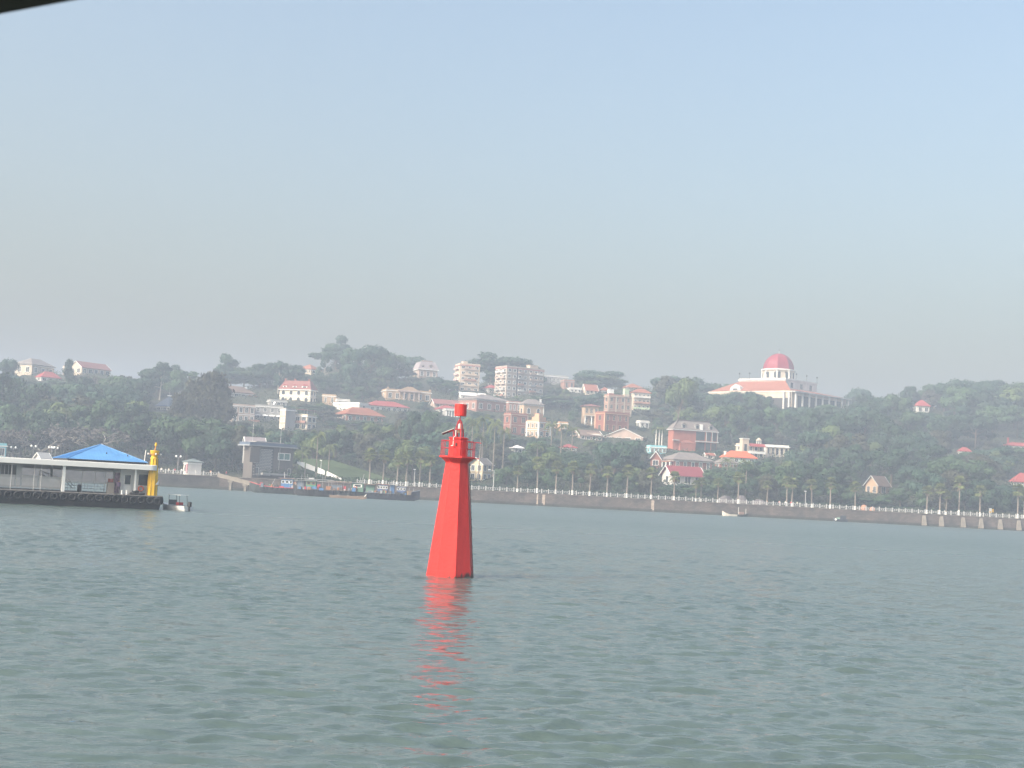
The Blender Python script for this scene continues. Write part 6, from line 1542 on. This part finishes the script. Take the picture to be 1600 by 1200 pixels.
# smaller garden trees in the gaps between the houses
av = 24.0
while av < 172:
    u = 430 + rg_.uniform(0, 20)
    while u < 1640:
        uu, aa = u + rg_.uniform(-6, 6), av + rg_.uniform(-5, 5)
        u += 21 * rg_.uniform(.8, 1.3) * (1 if uu < 1130 else 2.6)
        Y = 480 + KH * aa
        if aa > ridge_a(uu) + 6 or (uu < 640 and Y < 500) or cnt2 >= 190: continue
        hp = rg_.uniform(15, 27); wp = hp * rg_.uniform(1.0, 1.4)
        vb = hor(uu) - (prof(Y) - CZ) * F / Y; vt = max(vb - hp, sky_v(uu) + 4)
        if any(abs(uu - q[3]) < 12 and q[4] and abs(vt + hp*.4 - q[4]) < 9 for q in TREES): continue
        for tr in range(4):
            lim = hides(uu, vt, wp, vb, Y)
            if not lim or lim > 9000: break
            vt = max(vt + 4, lim - 2); wp *= .9
            if vb - vt < 8: lim = 9999; break
        if lim: continue
        lk = rg_.choices(list(wts), list(wts.values()))[0]
        b = gz(Vector((x_at(uu, Y), Y, 0))); top = CZ + (hor(uu) - vt) * Y / F
        if top - b.z < 1.5: continue
        plant('garden_tree', lk, rg_.choice(PR[lk]), uu, b, top - b.z, max(wp, 10) * Y / F / .92, v_c=vt + (vb - vt)*.4); cnt2 += 1
    av += 11
print('fill trees', cnt, 'all', len(TREES))
# --- street trees in a row behind the promenade
for i, u in enumerate(np.arange(668, 1640, 31)):
    u = u + rg_.uniform(-7, 7); x = x_at(u, wall_y(x_at(u, 470)) + 17); Y = wall_y(x) + 17 + rg_.uniform(-2, 2)
    hp = rg_.uniform(38, 50); vb = hor(u) + (CZ - 4.1) * F / Y; vt = vb - hp
    lim = hides(u, vt, 34, vb, Y)
    if lim: vt = max(vt, lim + 1) if lim < 9000 else vt + 14
    if vb - vt < 14: continue
    lk = rg_.choices(['dark green', 'mid green', 'olive brown'], [.5, .3, .2])[0]
    b = Vector((x, Y, 4.0)); plant('street_tree', lk, PR[lk][rg_.choice((0, 1, 3, 4))], u, b, (vb - vt)*Y/F, 44*Y/F/.92, v_c=vt + 12)
# --- fan palms along the promenade
def palm(kind, protos, i, u, vt, vb, Y, lab=None):
    p = at(u, vb, Y); hh = (vb - vt) * Y / F
    r_ = thing(kind, lab or '', 'palm', p, i * 1.3)
    s = max(hh / 8.4, .5); r_.scale = (min(s, 1.15), min(s, 1.15), s)
    for me, nm in protos[i % len(protos)]: link(nm, me, r_)
    TREES.append((r_, kind, 'green', u, vt + 8)); return r_
PU = [(577, 702), (598, 704), (620, 712), (634, 708), (655, 706), (671, 712), (808, 728), (839, 715), (868, 722), (894, 722), (921, 726), (948, 730), (979, 728), (1017, 732), (1053, 738), (1087, 752), (1095, 748), (1121, 748), (1153, 738), (1198, 752), (1229, 746), (1237, 748), (1268, 750), (1297, 748), (1336, 754), (1448, 760), (1468, 757), (1478, 768), (1498, 745), (1531, 760), (1590, 757), (1600, 768)]
for i, (u, vt) in enumerate(PU):
    x = x_at(u, wall_y(x_at(u, 460)) + 2.5); Y = wall_y(x) + 2.3 + (1.2 if i % 3 == 1 else 0)
    palm('fan_palm', PFAN, i, u, vt, hor(u) + (CZ - 4.06)*F/Y, Y)
for i, (u, vt, vb, Y) in enumerate(((493, 668, 752, 474), (512, 690, 752, 470), (470, 700, 750, 470), (455, 708, 748, 468), (735, 648, 735, 500), (752, 642, 730, 505), (770, 650, 735, 500), (785, 662, 738, 498), (748, 672, 740, 492), (860, 655, 715, 540), (876, 658, 712, 540), (893, 664, 712, 538), (838, 690, 730, 515), (100, 634, 700, 500), (82, 644, 700, 495), (40, 640, 700, 498), (1135, 712, 760, 500), (1165, 715, 770, 492))):
    palm('feather_palm', PQUEEN, i, u, vt, vb, Y)
for i, u in enumerate((1024, 1029, 1033.5)):
    p = at(u, 706, 480 + KH * (hor(u) - 700)); p = gz(p)
    r_ = thing('royal_palm', ['leftmost bare white palm trunk above the turquoise shed', 'middle bare white palm trunk above the turquoise shed', 'rightmost bare white palm trunk above the turquoise shed'][i], 'palm', p, i * 2)
    hh = CZ + (hor(u) - 671) * p.y / F - p.z
    MB().tube((0, 0, -1), (0, 0, hh), .30, .2, 8).build('trunk', mat('white_trunk', (.62, .60, .56), .8, .1), r_)
    o_ = link('crown', PQUEEN[i % 2][1][0], r_, (0, 0, hh - 7.0))
# --- labels: what each tree looks like and the landmark it grows beside
MK = MARKS + [('the red beacon', 703, 760), ('the blue pyramid roof', 152, 715), ('the yellow pile beacon', 240, 730), ('the green lawn', 535, 735), ('the right buttresses', 1515, 800), ('the pale rowing boat', 1140, 800), ('the moored work boats', 560, 765), ('the thin mast', 846, 655)]
KN = {'broadleaf_tree': 'broadleaf tree', 'street_tree': 'street tree', 'garden_tree': 'small tree', 'eucalyptus_tree': 'airy eucalyptus', 'conifer_tree': 'spiky conifer', 'casuarina_tree': 'feathery casuarina', 'bare_tree': 'bare tree', 'fan_palm': 'fan palm', 'feather_palm': 'feather palm'}
GP = {}
for r_, kind, look, u, v in TREES:
    best = min(MK, key=lambda q: math.hypot(q[1] - u, (q[2] - v) * 1.6)); du, dv = u - best[1], v - best[2]
    rel = ('left of' if du < 0 else 'right of') if abs(du) > abs(dv) * 1.3 else ('above' if dv < 0 else 'below')
    GP.setdefault((kind, look, rel, best[0]), []).append((math.hypot(du, dv), r_))
ORD = ['nearest', 'second nearest', 'third nearest', 'fourth nearest', 'fifth nearest', 'sixth nearest', 'seventh nearest', 'eighth nearest', 'ninth nearest', 'tenth nearest', 'eleventh nearest', 'twelfth nearest', 'thirteenth nearest', 'fourteenth nearest', 'fifteenth nearest', 'sixteenth nearest']
for (kind, look, rel, mk), L2 in GP.items():
    L2.sort(key=lambda q: q[0])
    for i, (dd_, r_) in enumerate(L2):
        nm = KN[kind]; adj = '' if look in ('green', 'leafless') else look + ' '
        r_['label'] = f'{adj}{nm} {rel} {mk}' + (f', {ORD[min(i, 15)]}' if len(L2) > 1 else '')
        r_['group'] = {'fan_palm': 'fan palms along the promenade', 'feather_palm': 'feather palms on the lower slope'}.get(kind, kind.replace('_', ' ') + 's on the hillside')
# --- undergrowth: low scrub that nobody could count
rg3 = np.random.default_rng(12); pts = []
nU = 40000
ux = rg3.uniform(-60, 1660, nU); uy = 482 + 400 * rg3.uniform(0, 1, nU) ** 1.1
P_ = []
for q in range(nU):
    x = (ux[q] - 800) / F * uy[q]; y = uy[q]
    if y < wall_y(x) + 20: y = wall_y(x) + 19 + rg3.uniform(0, 4)
    if 455 < ux[q] < 612 and y < 488: continue
    P_.append((x, y, ground(x, y)))
P_ = np.array(P_)
C = np.repeat(P_, 4, 0); nC = len(C)
C = C + np.stack([rg3.normal(0, .9, nC), rg3.normal(0, .9, nC), np.abs(rg3.normal(.7, .6, nC))], 1)
me = quads_mesh('undergrowth', C, rg3.normal(size=(nC, 3)) + np.array([0, -.2, .7]), .30 * rg3.uniform(.5, 1.3, nC), leaf_mat('undergrowth_leaf', (.026, .045, .022), hue=(.036, .050, .022)), rg=rg3)
ug = link('undergrowth', me); ug['kind'] = 'stuff'
# clipped hedge along the back of the promenade
rg4 = np.random.default_rng(5); C = []
for x in np.arange(-70, 215, .22):
    for k in range(8): C.append((x + rg4.normal(0, .2), wall_y(x) + 13.0 + rg4.uniform(-.5, .5), 4.1 + rg4.uniform(0, 1.9)))
C = np.array(C)
hm = quads_mesh('hedge', C, rg4.normal(size=(len(C), 3)) + np.array([0, -.5, .5]), .26 * rg4.uniform(.6, 1.2, len(C)), LEAF['dark green'], rg=rg4)
tag(link('hedge', hm), 'long dark clipped hedge along the back of the promenade', 'hedge')
